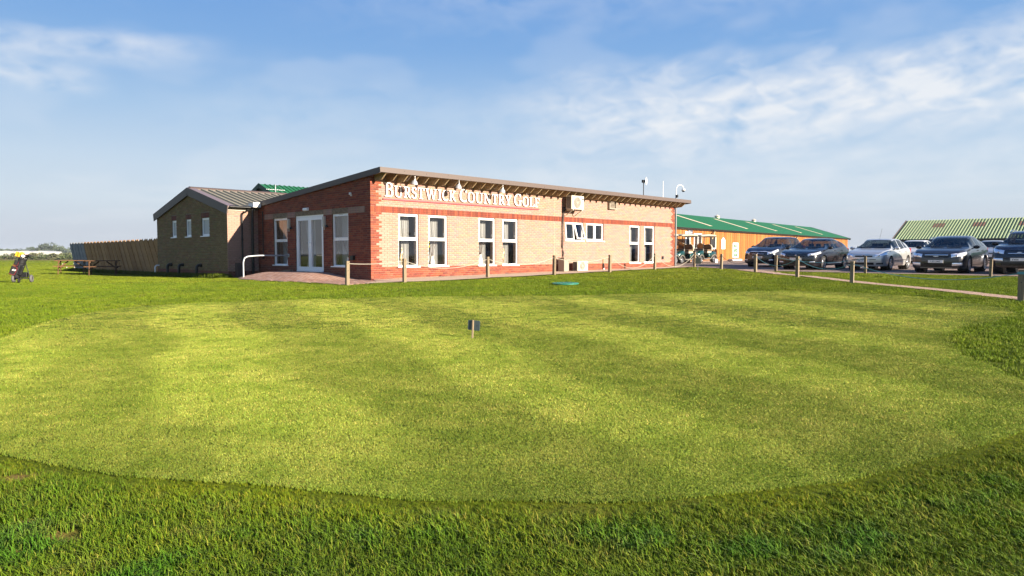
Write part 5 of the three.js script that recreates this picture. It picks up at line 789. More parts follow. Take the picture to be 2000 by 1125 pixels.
// ---------------------------------------------------------------- boards on and before the barn
{
  const onBarn = (t, a, y, out) => { const [x, z] = bp(a, out); t.position.set(x, 1.0 + y, z); t.rotation.y = BTURN; return t; };
  const paint = (w, h, draw) => canvasTex(w, h, draw, null);
  const n = onBarn(thing('house_shaped_board', 'white house shaped notice board with a faint green map on the barn wall', 'notice board'), -5.06, 0.92, 0.01), s = new THREE.Shape([[-0.36, 0], [0.36, 0], [0.36, 0.68], [0, 0.9], [-0.36, 0.68]].map(([p, q]) => new THREE.Vector2(p, q))); part('board', new THREE.ExtrudeGeometry(s, { depth: 0.03, bevelEnabled: false }), MAT.white, n);
  const mt = paint(128, 160, (x, w, h) => { x.fillStyle = '#c9c8c0'; x.fillRect(0, 0, w, h); x.fillStyle = '#4f7d3c'; for (const [a, b, c, d] of [[30, 118, 40, 12], [64, 98, 18, 30], [92, 40, 8, 70], [40, 134, 22, 8]]) { x.beginPath(); x.ellipse(a, b, c / 2, d / 2, 0.4, 0, 7); x.fill(); } x.strokeStyle = '#8a8a80'; x.lineWidth = 2; for (let k = 0; k < 6; k++) { x.beginPath(); x.moveTo(18, 30 + k * 10); x.lineTo(70 - (k % 3) * 10, 30 + k * 10); x.stroke(); } });
  const pl = new THREE.PlaneGeometry(0.6, 0.62); pl.translate(0, 0.35, 0.034); part('map_print', pl, new THREE.MeshStandardMaterial({ map: mt, roughness: 0.6 }), n);
  const b = onBarn(thing('wall_plaque', 'small blue grey and white plaque high on the barn above the carts', 'sign'), -10.8, 1.95, 0.03); part('panel', rbox(0.72, 0.5, 0.03, 0.006), std(0.04, 0.045, 0.07, 0.8), b); const pt = paint(96, 64, (x, w, h) => { x.fillStyle = '#3a3b4a'; x.fillRect(0, 0, w, h); x.fillStyle = '#a9a6a6'; x.fillRect(6, 4, 34, 42); x.fillStyle = '#844'; x.fillRect(12, 14, 12, 16); x.fillStyle = '#8f9098'; x.fillRect(46, 12, 42, 12); x.fillRect(50, 30, 36, 6); x.fillRect(6, 52, 84, 4); }); const pp = new THREE.PlaneGeometry(0.68, 0.46); pp.translate(0, 0, 0.018); part('print', pp, new THREE.MeshStandardMaterial({ map: pt, roughness: 0.6 }), b);
  const a = thing('forecourt_sign', 'tall white and green forecourt sign on a wheeled water base', 'sign'); const fx = 16.35, fz = -50.3; stand(a, fx, fz, 0.42, 0.014); part('water_base', rbox(0.95, 0.16, 0.5, 0.07, 0, 0.09, 0), std(0.5, 0.52, 0.53, 0.6), a); part('panel_frame', new THREE.ExtrudeGeometry(roundRect(0.52, 1.08, 0.06), { depth: 0.05, bevelEnabled: true, bevelSize: 0.01, bevelThickness: 0.01, bevelSegments: 2 }).translate(0, 0.8, -0.025), MAT.white, a); for (const q of [-0.15, 0.15]) new MB().cyl(q, 0.15, 0, 0.025, 0.025, 0.2).to('spring_foot', MAT.dark, a); for (const q of [-0.4, 0.4]) new MB().add(new THREE.CylinderGeometry(0.07, 0.07, 0.04, 14), M4(q, 0.07, -0.24, Math.PI / 2)).to('base_wheel', MAT.black, a);
  const ft = paint(96, 224, (x, w, h) => { x.fillStyle = '#bfc4bd'; x.fillRect(0, 0, w, h); x.fillStyle = '#0c4a24'; for (const [p, q, r, o] of [[10, 12, 76, 50], [10, 88, 76, 62], [10, 172, 76, 40]]) x.fillRect(p, q, r, o); x.fillStyle = '#9fb59c'; for (const [p, q, r, o] of [[40, 20, 30, 14], [46, 40, 22, 12], [22, 98, 20, 8], [50, 108, 26, 8], [30, 124, 44, 6], [24, 136, 40, 6], [30, 186, 34, 8]]) x.fillRect(p, q, r, o); }); const fp = new THREE.PlaneGeometry(0.42, 0.97); fp.translate(0, 0.8, 0.036); part('print', fp, new THREE.MeshStandardMaterial({ map: ft, roughness: 0.5 }), a);
}
{ // traffic cone
  const t = thing('traffic_cone', 'orange traffic cone between the parked cars', 'cone'); stand(t, 27.0, -39.6, 0.2, 0.014); part('base', rbox(0.38, 0.04, 0.38, 0.015, 0, 0.02, 0), std(0.5, 0.1, 0.03, 0.6), t); part('body', new THREE.LatheGeometry([[0.15, 0.04], [0.14, 0.06], [0.035, 0.72], [0.025, 0.74], [0.02, 0.74], [0.13, 0.05]].map(([x, y]) => new THREE.Vector2(x, y)), 22), std(0.75, 0.14, 0.02, 0.5), t); part('band', new THREE.CylinderGeometry(0.078, 0.102, 0.14, 22, 1, true).translate(0, 0.37, 0), std(0.7, 0.3, 0.2, 0.4), t);
}

// ---------------------------------------------------------------- wheels
const tyreGeo = new THREE.LatheGeometry([[0.62, -0.3], [0.9, -0.34], [0.985, -0.26], [1, -0.1], [1, 0.1], [0.985, 0.26], [0.9, 0.34], [0.62, 0.3]].map(([x, y]) => new THREE.Vector2(x, y)), 32);
function spokeGeo(n, w) { const m = new MB(); m.add(new THREE.CylinderGeometry(0.62, 0.62, 0.5, 30, 1, true), M4(0, 0, 0)); m.add(new THREE.TorusGeometry(0.63, 0.035, 8, 30), M4(0, 0.31, 0, Math.PI / 2)); m.add(new THREE.CylinderGeometry(0.16, 0.18, 0.1, 18), M4(0, 0.25, 0)); for (let k = 0; k < n; k++) { const a = k / n * Math.PI * 2; m.bar([Math.cos(a) * 0.12, 0.25, Math.sin(a) * 0.12], [Math.cos(a) * 0.62, 0.28, Math.sin(a) * 0.62], w, 0.07); } m.add(new THREE.CylinderGeometry(0.6, 0.6, 0.02, 26), M4(0, 0.02, 0), [0.12, 0.12, 0.12]); return m.geo(); }
const rim5 = spokeGeo(5, 0.22), rim7 = spokeGeo(7, 0.16), rim10 = spokeGeo(10, 0.1);
const alloyMat = std(0.62, 0.62, 0.63, 0.28, { metalness: 0.85, vertexColors: true });
function wheel(parent, x, y, z, r, w, rim, side) { const g = sub('wheel', parent); g.position.set(x, y, z); g.rotation.x = side * Math.PI / 2; g.scale.set(r, w, r); part('tyre', tyreGeo, MAT.rubber, g); part('rim', rim, alloyMat, g); }
// ---------------------------------------------------------------- cars: the front looks along -x, x = 0 at the foremost point
const carGlass = phys(0.34, 0.38, 0.37, 0.03, { transmission: 1, thickness: 0, ior: 1.38 }), lampGlass = phys(0.95, 0.95, 0.97, 0.06, { metalness: 0.55, clearcoat: 1 }), tail = phys(0.4, 0.01, 0.01, 0.15, { clearcoat: 1 });
const curveAt = (pts, x) => { if (x <= pts[0][0]) return pts[0][1]; for (let i = 1; i < pts.length; i++) if (x <= pts[i][0]) { const p0 = pts[Math.max(i - 2, 0)], p1 = pts[i - 1], p2 = pts[i], p3 = pts[Math.min(i + 1, pts.length - 1)], h = p2[0] - p1[0], t = (x - p1[0]) / h; const m1 = i > 1 ? (p2[1] - p0[1]) / (p2[0] - p0[0]) : (p2[1] - p1[1]) / h, m2 = i < pts.length - 1 ? (p3[1] - p1[1]) / (p3[0] - p1[0]) : (p2[1] - p1[1]) / h; const a = 2 * t ** 3 - 3 * t * t + 1, b = t ** 3 - 2 * t * t + t, c = -2 * t ** 3 + 3 * t * t, d = t ** 3 - t * t; return a * p1[1] + b * h * m1 + c * p2[1] + d * h * m2; } return pts[pts.length - 1][1]; };
function makeCar(o) {
  for (const [k, lift] of [['top', 0.035], ['belt', 0.012]]) { o[k] = o[k].map((p) => [...p]); const need = o.lamp.y1 + lift, rise = Math.max(0, need - o[k][0][1]); for (const p of o[k]) if (p[0] < 0.7) p[1] += rise * (1 - p[0] / 0.7); }
  const { L, W, top, belt, roofW, wb, fa, wr, glass, paint, plate, rim = rim5 } = o, hw = W / 2, sill = o.sill ?? 0.2;
  const t = thing(o.name, o.label, 'car', 'cars parked in the car park');
  const arch = (x) => { let y = sill; for (const c of [fa, fa + wb]) { const d = Math.abs(x - c), r = wr + 0.055; if (d < r) y = Math.max(y, wr + Math.sqrt(r * r - d * d)); } return y; };
  const plan = (x) => { const f = clamp(x / 0.62, 0, 1), r = clamp((L - x) / 0.5, 0, 1); return hw * (0.80 + 0.2 * Math.sqrt(1 - (1 - f) ** 2)) * (0.86 + 0.14 * Math.sqrt(1 - (1 - r) ** 2)); };
  const bow = (x, y) => { // nose and tail lean: x shifted by height at the ends
    const f = 1 - smooth(x, 0, 0.5), r = smooth(x, L - 0.4, L); return f * (0.05 * ((y - 0.45) / 0.3) ** 2) - r * 0.06 * ((y - 0.55) / 0.4) ** 2; };
  // one cross section: points from the sill over the shoulder to the roof middle
  const NT = 15;
  const section = (x) => {
    const T = curveAt(top, x), B = Math.min(curveAt(belt, x), T - 0.012), w = plan(x), yb = arch(x), cabin = clamp((T - B - 0.05) / 0.3, 0, 1), rw = lerp(w * 0.9, Math.min(roofW, w), cabin), P = [];
    const sh = [[0, 0.95], [0.1, 0.985], [0.32, 1.0], [0.6, 1.0], [0.78, 0.985], [0.9, 0.965], [1, 0.935]];
    for (const [s, k] of sh) { const y = Math.max(lerp(sill, B, s), yb + s * 0.004); P.push([y, w * k]); }
    const wB = w * 0.935;
    for (const s of [0.03, 0.3, 0.6, 0.86, 0.96]) P.push([lerp(B, T - 0.045 * cabin - 0.006, s), lerp(wB, rw, s ** 0.9)]);
    P.push([lerp(B, T, 0.985) - 0.008 * cabin, rw * 0.9]); P.push([T - 0.006, rw * 0.62]); P.push([T, 0]);
    return P;
  };
  const stops = new Set([0, L]); for (let x = 0.05; x < L; x += 0.06) stops.add(+x.toFixed(3)); for (const g of glass) { stops.add(g.x0); stops.add(g.x1); }
  for (const k of ['ws', 'rs']) if (o[k]) { stops.add(o[k][0]); stops.add(o[k][1]); }
  const xs = [...stops].sort((a, b) => a - b).filter((x, i, l) => !i || x - l[i - 1] > 0.006), pos = [], NS = xs.length;
  for (const s of [1, -1]) for (const x of xs) for (const [y, z] of section(x)) pos.push(x + bow(x, y), y, s * z);
  const id = (s, i, j) => (s > 0 ? 0 : NS * NT) + i * NT + j, groups = { body: [], windscreen: [], rear_window: [], side: {} };
  const inside = (x0, x1, a, b) => x0 >= a - 1e-3 && x1 <= b + 1e-3;
  for (const s of [1, -1]) for (let i = 0; i < NS - 1; i++) for (let j = 0; j < NT - 1; j++) {
    const a = id(s, i, j), b = id(s, i + 1, j), c = id(s, i + 1, j + 1), d = id(s, i, j + 1), tri = s > 0 ? [a, b, c, a, c, d] : [a, c, b, a, d, c];
    let dst = groups.body;
    const sg = j >= 7 && j <= 10 ? glass.findIndex((g) => inside(xs[i], xs[i + 1], g.x0, g.x1)) : -1;
    if (sg >= 0) dst = groups.side[s * (sg + 1)] ??= [];
    else if (o.ws && j >= 11 && inside(xs[i], xs[i + 1], ...o.ws)) dst = groups.windscreen;
    else if (o.rs && j >= 11 && inside(xs[i], xs[i + 1], ...o.rs)) dst = groups.rear_window;
    dst.push(...tri);
  }
  // close nose and tail with bowed caps
  const capU = [-1, -0.94, -0.8, -0.6, -0.3, 0, 0.3, 0.6, 0.8, 0.94, 1];
  for (const [i, x, dir] of [[0, 0, 1], [NS - 1, L, -1]]) {
    const sec = section(x), base = pos.length / 3;
    for (const [y, z] of sec.slice(0, 12)) for (const u of capU) pos.push(x + bow(x, y) - dir * 0.1 * (1 - u * u) , y, z * u);
    const n = capU.length; for (let j = 0; j < 11; j++) for (let k = 0; k < n - 1; k++) { const a = base + j * n + k, tri = dir > 0 ? [a, a + 1, a + n + 1, a, a + n + 1, a + n] : [a, a + n + 1, a + 1, a, a + n, a + n + 1]; groups.body.push(...tri); }
    const A = base + 11 * n; for (let k = 0; k < n - 1; k++) groups.body.push(A + k, A + k + 1, id(1, i, NT - 1));
  }
  const full = new THREE.BufferGeometry(); full.setAttribute('position', new THREE.Float32BufferAttribute(pos, 3)); full.setIndex([...groups.body, ...groups.windscreen, ...groups.rear_window, ...Object.values(groups.side).flat()]); full.computeVertexNormals();
  // weld the normals along the seam lines of the two halves
  const N = full.attributes.normal; for (let i = 0; i < NS; i++) { const a = id(1, i, NT - 1), b = id(-1, i, NT - 1), v = new THREE.Vector3(N.getX(a) + N.getX(b), N.getY(a) + N.getY(b), 0).normalize(); N.setXYZ(a, v.x, v.y, 0); N.setXYZ(b, v.x, v.y, 0); }
  const cut = (idx) => { const used = new Map(), p = [], n = [], out = []; for (const k of idx) { if (!used.has(k)) { used.set(k, p.length / 3); p.push(pos[k * 3], pos[k * 3 + 1], pos[k * 3 + 2]); n.push(N.getX(k), N.getY(k), N.getZ(k)); } out.push(used.get(k)); } const g = new THREE.BufferGeometry(); g.setAttribute('position', new THREE.Float32BufferAttribute(p, 3)); g.setAttribute('normal', new THREE.Float32BufferAttribute(n, 3)); g.setAttribute('uv', new THREE.Float32BufferAttribute(new Float32Array(p.length / 3 * 2), 2)); g.setIndex(out); return g; };
  part('body', cut(groups.body), paint, t);
  if (groups.windscreen.length) part('windscreen', cut(groups.windscreen), carGlass, t);
  if (groups.rear_window.length) part('rear_window', cut(groups.rear_window), carGlass, t);
  for (const k in groups.side) part('side_window', cut(groups.side[k]), carGlass, t);
  // surface point helpers for lamps: s <= 0 runs across the nose, s > 0 back along the flank
  const zAt = (x, y) => { const P = section(x); for (let j = 1; j < P.length; j++) if (y <= P[j][0]) { const k = clamp((y - P[j - 1][0]) / Math.max(P[j][0] - P[j - 1][0], 1e-4), 0, 1); return lerp(P[j - 1][1], P[j][1], k); } return P[P.length - 1][1]; };
  const skin = (s, y, off) => { if (s < 0) { const u = 1 + s / hw; return [bow(0, y) - 0.1 * (1 - u * u) - off, y, zAt(0, y) * u]; } const z = zAt(s, y), z2 = zAt(s + 0.06, y), nx = -(z2 - z) / 0.06, l = Math.hypot(nx, 1); return [s + bow(s, y) + nx / l * off, y, z + off / l]; };
  const patch = (s0, s1, lo, hi, side, off, n = 12, m = 4) => { // lo, hi: heights as functions of 0..1 along the patch
    const p = [], idx = []; for (let i = 0; i <= n; i++) for (let j = 0; j <= m; j++) { const f = i / n, s = lerp(s0, s1, f), y = lerp(lo(f), hi(f), j / m), edge = Math.min(1, Math.min(j, m - j) * 2, Math.min(i, n - i)), q = skin(s, y, off * (0.2 + 0.8 * edge)); p.push(q[0], q[1], q[2] * side); }
    for (let i = 0; i < n; i++) for (let j = 0; j < m; j++) { const a = i * (m + 1) + j, b = a + m + 1; side > 0 ? idx.push(a, b, b + 1, a, b + 1, a + 1) : idx.push(a, b + 1, b, a, a + 1, b + 1); }
    const g = new THREE.BufferGeometry(); g.setAttribute('position', new THREE.Float32BufferAttribute(p, 3)); g.setAttribute('uv', new THREE.Float32BufferAttribute(new Float32Array(p.length / 3 * 2), 2)); g.setIndex(idx); g.computeVertexNormals(); return g;
  };
  const lin = (a, b) => (f) => lerp(a, b, f), H = o.lamp;
  for (const s of [1, -1]) {
    const hl = part('headlight', patch(-H.w, H.len, lin(H.y0, H.y0b), lin(H.y1, H.y1b), s, 0.014), lampGlass, t); const bulb = skin(-H.w * 0.25, (H.y0 + H.y1) / 2 + 0.01, 0.016); part('reflector', new THREE.SphereGeometry(0.042, 12, 8).translate(bulb[0], bulb[1], bulb[2] * s), MAT.chrome, hl);
    if (o.fog) part('fog_lamp', patch(-o.fog.w, o.fog.len, lin(o.fog.y0, o.fog.y0 + 0.02), lin(o.fog.y1, o.fog.y1 + 0.01), s, 0.012), o.fog.mat ?? lampGlass, t);
    part('side_trim', patch(0.9, L - 0.9, lin(o.trim ?? 0.3, (o.trim ?? 0.3) + 0.02), lin((o.trim ?? 0.3) + 0.025, (o.trim ?? 0.3) + 0.05), s, 0.008, 24, 3), o.trimMat ?? MAT.dark, t);
    for (const hx of o.handles) { const q = skin(hx, o.handleY, 0.02); part('door_handle', rbox(0.17, 0.03, 0.03, 0.012, q[0], q[1], q[2] * s), o.handleMat ?? paint, t); }
    for (const dx of o.doors) part('door_gap', patch(dx - 0.006, dx + 0.006, lin(sill + 0.12, sill + 0.12), lin(curveAt(belt, dx) - 0.01, curveAt(belt, dx) - 0.01), s, 0.003, 2, 8), MAT.black, t);
    const mx = o.mirror, q = skin(mx, curveAt(belt, mx) - 0.005, 0), mg = sub('mirror', t); part('housing', new THREE.SphereGeometry(0.1, 16, 12).scale(0.75, 0.72, 1.15).translate(q[0] - 0.03, q[1] + 0.08, (q[2] + 0.14) * s), o.mirrorMat ?? MAT.black, mg); part('stalk', new MB().bar([q[0], q[1] + 0.02, (q[2] - 0.02) * s], [q[0] - 0.02, q[1] + 0.05, (q[2] + 0.09) * s], 0.05, 0.03).geo(), MAT.black, mg);
    part('tail_light', (() => { const g = rbox(0.12, 0.3, 0.16, 0.04, L - 0.14, o.tailY ?? 0.85, (hw * 0.84) * s); return g; })(), tail, t);
    for (const x of [fa, fa + wb]) wheel(t, x, wr, s * (hw - 0.105), wr, 0.3, rim, s);
    // dark inner arches
    for (const x of [fa, fa + wb]) { const m = new MB(); m.add(new THREE.CylinderGeometry(wr + 0.05, wr + 0.05, 0.3, 22, 1, true), M4(x, wr, s * (hw - 0.2), Math.PI / 2)); m.add(new THREE.CircleGeometry(wr + 0.05, 22), M4(x, wr, s * (hw - 0.34))); part('wheel_arch_liner', m.geo(), MAT.black, t); }
    part('wiper', new MB().bar([o.ws[0] + 0.02, curveAt(top, o.ws[0]) + 0.02, s * 0.05], [o.ws[0] + 0.1, curveAt(top, o.ws[0] + 0.1) + 0.015, s * 0.55], 0.015, 0.012).geo(), MAT.black, t);
  }
  // grille, lower intake, plate on the nose
  for (const [nm, y0, y1, w, mat, off] of o.nose) { const p = [], idx = [], n = 16; for (let i = 0; i <= n; i++) { const z = lerp(-w / 2, w / 2, i / n), f = (y) => { const zm = Math.max(zAt(0, y), 0.4), u = z / zm; return bow(0, y) - 0.1 * (1 - u * u) - off; }; p.push(f(y0), y0, z, f((y0 + y1) / 2) - 0.004, (y0 + y1) / 2, z, f(y1), y1, z); } for (let i = 0; i < n; i++) for (let j = 0; j < 2; j++) { const a = i * 3 + j; idx.push(a, a + 3, a + 4, a, a + 4, a + 1); } const g = new THREE.BufferGeometry(); g.setAttribute('position', new THREE.Float32BufferAttribute(p, 3)); g.setAttribute('uv', new THREE.Float32BufferAttribute(new Float32Array(p.length / 3 * 2), 2)); g.setIndex(idx); g.computeVertexNormals(); part(nm, g, mat, t); }
  if (plate) { const g = sub('number_plate', t); g.position.set(bow(0, plate.y) - 0.128, plate.y, 0); g.rotation.y = -Math.PI / 2; part('backing', rbox(0.52, 0.111, 0.012, 0.004), std(0.7, 0.7, 0.66, 0.5), g); if (plate.text || plate.marks) { const tx = canvasTex(256, 56, (x, w, h) => { x.fillStyle = '#ecebe4'; x.fillRect(0, 0, w, h); x.fillStyle = '#181818'; x.font = 'bold 46px sans-serif'; x.textAlign = 'center'; x.textBaseline = 'middle'; if (plate.text) x.fillText(plate.text, w / 2 + (plate.shift ?? 0), h / 2 + 2); else { const r = rngOf(plate.marks); for (let k = 0; k < 7; k++) for (let j = 0; j < 4; j++) x.fillRect(18 + k * 28 + (k > 3 ? 20 : 0) + r() * 10, 10 + j * 9, 6 + r() * 10, 5 + r() * 4); } }, null); const pg = new THREE.PlaneGeometry(0.5, 0.1); pg.translate(0, 0, 0.0075); part('characters', pg, new THREE.MeshStandardMaterial({ map: tx, roughness: 0.5 }), g); } }
  if (o.badge) part('badge', new THREE.SphereGeometry(0.05, 16, 10).scale(0.2, 0.42, o.badge[1] ?? 1.1).translate(bow(0, o.badge[0]) - 0.112, o.badge[0], 0), MAT.chrome, t);
  if (o.extra) o.extra(t, { curveAt, top, belt, skin, hw });
  // cabin: floor, dash, seats, steering wheel
  part('cabin_floor', new MB().box(fa + 0.1, sill + 0.05, -hw + 0.12, L - 0.4, sill + 0.1, hw - 0.12).geo(), MAT.dark, t);
  const dashX = o.ws[0] + 0.28; part('dashboard', rbox(0.45, 0.28, W - 0.34, 0.06, dashX, curveAt(belt, dashX) - 0.12, 0), MAT.dark, t);
  for (const [sx, sz] of [[1.25, 0.36], [1.25, -0.36], [2.15, 0.36], [2.15, -0.36]]) { const x = o.ws[0] + sx + 0.05, g = sub('seat', t); part('cushion', rbox(0.5, 0.16, 0.5, 0.05, x - 0.2, 0.5, sz), MAT.dark, g); part('backrest', rbox(0.14, 0.6, 0.48, 0.05, 0, 0, 0, M4(x + 0.1, 0.78, sz, 0, 0, -0.2)), MAT.dark, g); part('headrest', rbox(0.1, 0.17, 0.26, 0.04, x + 0.2, 1.13, sz), MAT.dark, g); }
  part('steering_wheel', new THREE.TorusGeometry(0.18, 0.016, 8, 24).applyMatrix4(M4(dashX + 0.34, curveAt(belt, dashX) - 0.02, -0.36, 0, Math.PI / 2 - 0.4, 0)), MAT.black, t);
  part('roof_lining', new MB().box(o.ws[1] + 0.1, curveAt(top, o.ws[1] + 0.4) - 0.075, -roofW + 0.14, (o.rs?.[0] ?? L - 0.6) - 0.2, curveAt(top, o.ws[1] + 0.4) - 0.065, roofW - 0.14).geo(), MAT.plaster, t);
  part('underside', new MB().box(0.25, sill - 0.02, -hw + 0.26, L - 0.2, sill + 0.04, hw - 0.26).geo(), MAT.black, t);
  // stand on its wheels: axle point at (a, b) on the site grid
  const g0 = o.at, dir = o.turn ?? 0, cy = Math.cos(TURN + dir), sy = Math.sin(TURN + dir), wxp = (x, z) => [gx(...g0) + cy * (x - fa) + sy * z, gz(...g0) - sy * (x - fa) + cy * z];
  const hs = [[fa, hw - 0.1], [fa, -hw + 0.1], [fa + wb, hw - 0.1], [fa + wb, -hw + 0.1]].map(([x, z]) => { const [px, pz] = wxp(x, z); return Y(px, pz) + 0.014; });
  const [ox, oz] = wxp(0, 0), slope = (hs[2] + hs[3] - hs[0] - hs[1]) / 2 / wb, lean = (hs[0] + hs[2] - hs[1] - hs[3]) / 2 / (W - 0.2), mid = (hs[0] + hs[1]) / 2 - slope * fa;
  t.position.set(ox, mid, oz); t.rotation.set(0, TURN + dir, 0); t.rotateZ(Math.atan(slope)); t.rotateX(-Math.atan(lean));
  return t;
}
const metal = (r, g, b, rough = 0.25, m = 0.4) => phys(r, g, b, rough, { metalness: m, clearcoat: 0.75, clearcoatRoughness: 0.04 });
const hatch = (k) => ({ L: 4.2, W: 1.72, wb: 2.6, fa: 0.86, wr: 0.31, roofW: 0.57, top: [[0, 0.68], [0.1, 0.76], [0.5, 0.88], [1.12, 0.985], [1.9, 1.37], [2.3, 1.43], [2.9, 1.425], [3.5, 1.33], [4.0, 1.04], [4.15, 0.9], [4.2, 0.75]], belt: [[0, 0.64], [0.5, 0.79], [1.12, 0.9], [2.5, 0.94], [3.6, 1.0], [4.2, 0.85]], ws: [1.12, 1.9], rs: [3.4, 4.02], glass: [{ x0: 1.5, x1: 2.32 }, { x0: 2.4, x1: 3.02 }, { x0: 3.1, x1: 3.46 }], doors: [1.42, 2.36, 3.2], handles: [2.2, 3.05], handleY: 0.84, mirror: 1.42, ...k });
makeCar(hatch({ name: 'silver_hatchback', label: 'silver hatchback with a roof aerial parked in the middle of the front row', paint: metal(0.6, 0.6, 0.58, 0.3, 0.6), at: [20.3, 9.5], lamp: { w: 0.28, len: 0.42, y0: 0.6, y0b: 0.66, y1: 0.72, y1b: 0.79 }, nose: [['grille', 0.6, 0.665, 0.72, MAT.black, 0.012], ['bumper_strip', 0.48, 0.505, 1.0, MAT.dark, 0.012], ['lower_intake', 0.26, 0.36, 0.84, MAT.black, 0.012]], plate: { y: 0.43, marks: 31 }, fog: { w: 0.22, len: 0.06, y0: 0.27, y1: 0.34, mat: MAT.black }, mirrorMat: metal(0.6, 0.6, 0.58, 0.3, 0.6), rim: rim7, badge: [0.685, 1], trim: 0.42, extra: (t) => part('roof_aerial', new MB().tube([[2.05, 1.38, 0], [2.2, 1.6, 0], [2.4, 1.9, 0]], 0.006, null, 6, 12).geo(), MAT.black, t) }));
makeCar(hatch({ name: 'dark_hatchback', label: 'dark blue grey hatchback parked between the tall dark car and the silver one', L: 4.36, W: 1.82, wb: 2.65, fa: 0.9, wr: 0.325, roofW: 0.6, paint: metal(0.006, 0.006, 0.01, 0.25, 0), at: [19.25, 6.95], top: [[0, 0.66], [0.1, 0.74], [0.5, 0.88], [1.15, 1.0], [2.0, 1.4], [2.45, 1.475], [3.0, 1.455], [3.6, 1.33], [4.1, 1.07], [4.3, 0.92], [4.36, 0.76]], belt: [[0, 0.62], [0.5, 0.8], [1.15, 0.92], [2.5, 0.98], [3.7, 1.07], [4.36, 0.9]], ws: [1.15, 2.0], rs: [3.55, 4.15], glass: [{ x0: 1.55, x1: 2.42 }, { x0: 2.5, x1: 3.15 }, { x0: 3.22, x1: 3.55 }], doors: [1.46, 2.46, 3.3], handles: [2.32, 3.15], handleY: 0.88, lamp: { w: 0.24, len: 0.6, y0: 0.63, y0b: 0.76, y1: 0.73, y1b: 0.85 }, nose: [['grille', 0.6, 0.64, 0.8, MAT.black, 0.01], ['lower_intake', 0.27, 0.44, 1.0, MAT.black, 0.012]], plate: { y: 0.5, marks: 32 }, fog: { w: 0.16, len: 0.06, y0: 0.33, y1: 0.39 }, badge: [0.68, 1], trimMat: MAT.chrome, trim: 0.27, rim: rim5 }));
makeCar(hatch({ name: 'dark_people_carrier', label: 'tall dark blue people carrier parked nearest the golf carts', L: 4.1, W: 1.77, wb: 2.61, fa: 0.84, wr: 0.32, roofW: 0.61, paint: metal(0.005, 0.005, 0.011, 0.25, 0), at: [22.4, 3.65], top: [[0, 0.7], [0.1, 0.8], [0.5, 0.98], [0.95, 1.08], [1.85, 1.53], [2.3, 1.6], [3.0, 1.6], [3.6, 1.53], [3.9, 1.25], [4.05, 1.0], [4.1, 0.8]], belt: [[0, 0.66], [0.5, 0.88], [0.95, 0.97], [2.5, 1.02], [3.6, 1.1], [4.1, 0.9]], ws: [0.95, 1.85], rs: [3.62, 3.95], glass: [{ x0: 1.2, x1: 1.44 }, { x0: 1.52, x1: 2.3 }, { x0: 2.38, x1: 3.05 }, { x0: 3.13, x1: 3.55 }], doors: [1.48, 2.34, 3.15], handles: [2.2, 3.02], handleY: 0.94, lamp: { w: 0.26, len: 0.55, y0: 0.66, y0b: 0.84, y1: 0.78, y1b: 0.95 }, nose: [['grille', 0.62, 0.68, 0.7, MAT.black, 0.01], ['chrome_bar', 0.685, 0.7, 0.66, MAT.chrome, 0.014], ['lower_intake', 0.26, 0.42, 0.9, MAT.black, 0.012]], plate: { y: 0.52, marks: 33 }, fog: { w: 0.16, len: 0.05, y0: 0.34, y1: 0.41 }, badge: [0.73, 1], mirror: 1.5, tailY: 1.0, rim: rim10 }));
makeCar(hatch({ name: 'grey_family_car', label: 'dark grey family car with a wide grille and a pale number plate', L: 4.78, W: 1.88, wb: 2.85, fa: 0.95, wr: 0.33, roofW: 0.62, paint: metal(0.022, 0.022, 0.025, 0.28, 0.15), at: [18.65, 12.7], top: [[0, 0.7], [0.1, 0.79], [0.5, 0.92], [1.3, 1.02], [2.15, 1.41], [2.6, 1.5], [3.4, 1.48], [4.1, 1.32], [4.55, 1.1], [4.72, 0.95], [4.78, 0.8]], belt: [[0, 0.66], [0.5, 0.83], [1.3, 0.94], [2.8, 0.99], [4.2, 1.06], [4.78, 0.92]], ws: [1.3, 2.15], rs: [3.9, 4.5], glass: [{ x0: 1.72, x1: 2.58 }, { x0: 2.66, x1: 3.4 }, { x0: 3.48, x1: 3.95 }], doors: [1.6, 2.62, 3.55], handles: [2.45, 3.35], handleY: 0.9, mirror: 1.62, lamp: { w: 0.3, len: 0.55, y0: 0.62, y0b: 0.73, y1: 0.76, y1b: 0.85 }, nose: [['grille', 0.62, 0.705, 0.84, MAT.black, 0.012], ['chrome_bar', 0.71, 0.735, 0.8, MAT.chrome, 0.016], ['lower_intake', 0.24, 0.4, 1.06, MAT.black, 0.012], ['intake_surround', 0.205, 0.235, 1.1, std(0.22, 0.21, 0.17, 0.4), 0.014]], plate: { y: 0.465, text: 'L33 SNC' }, fog: { w: 0.26, len: 0.12, y0: 0.3, y1: 0.41 }, badge: [0.665, 2.0], rim: rim10 }));
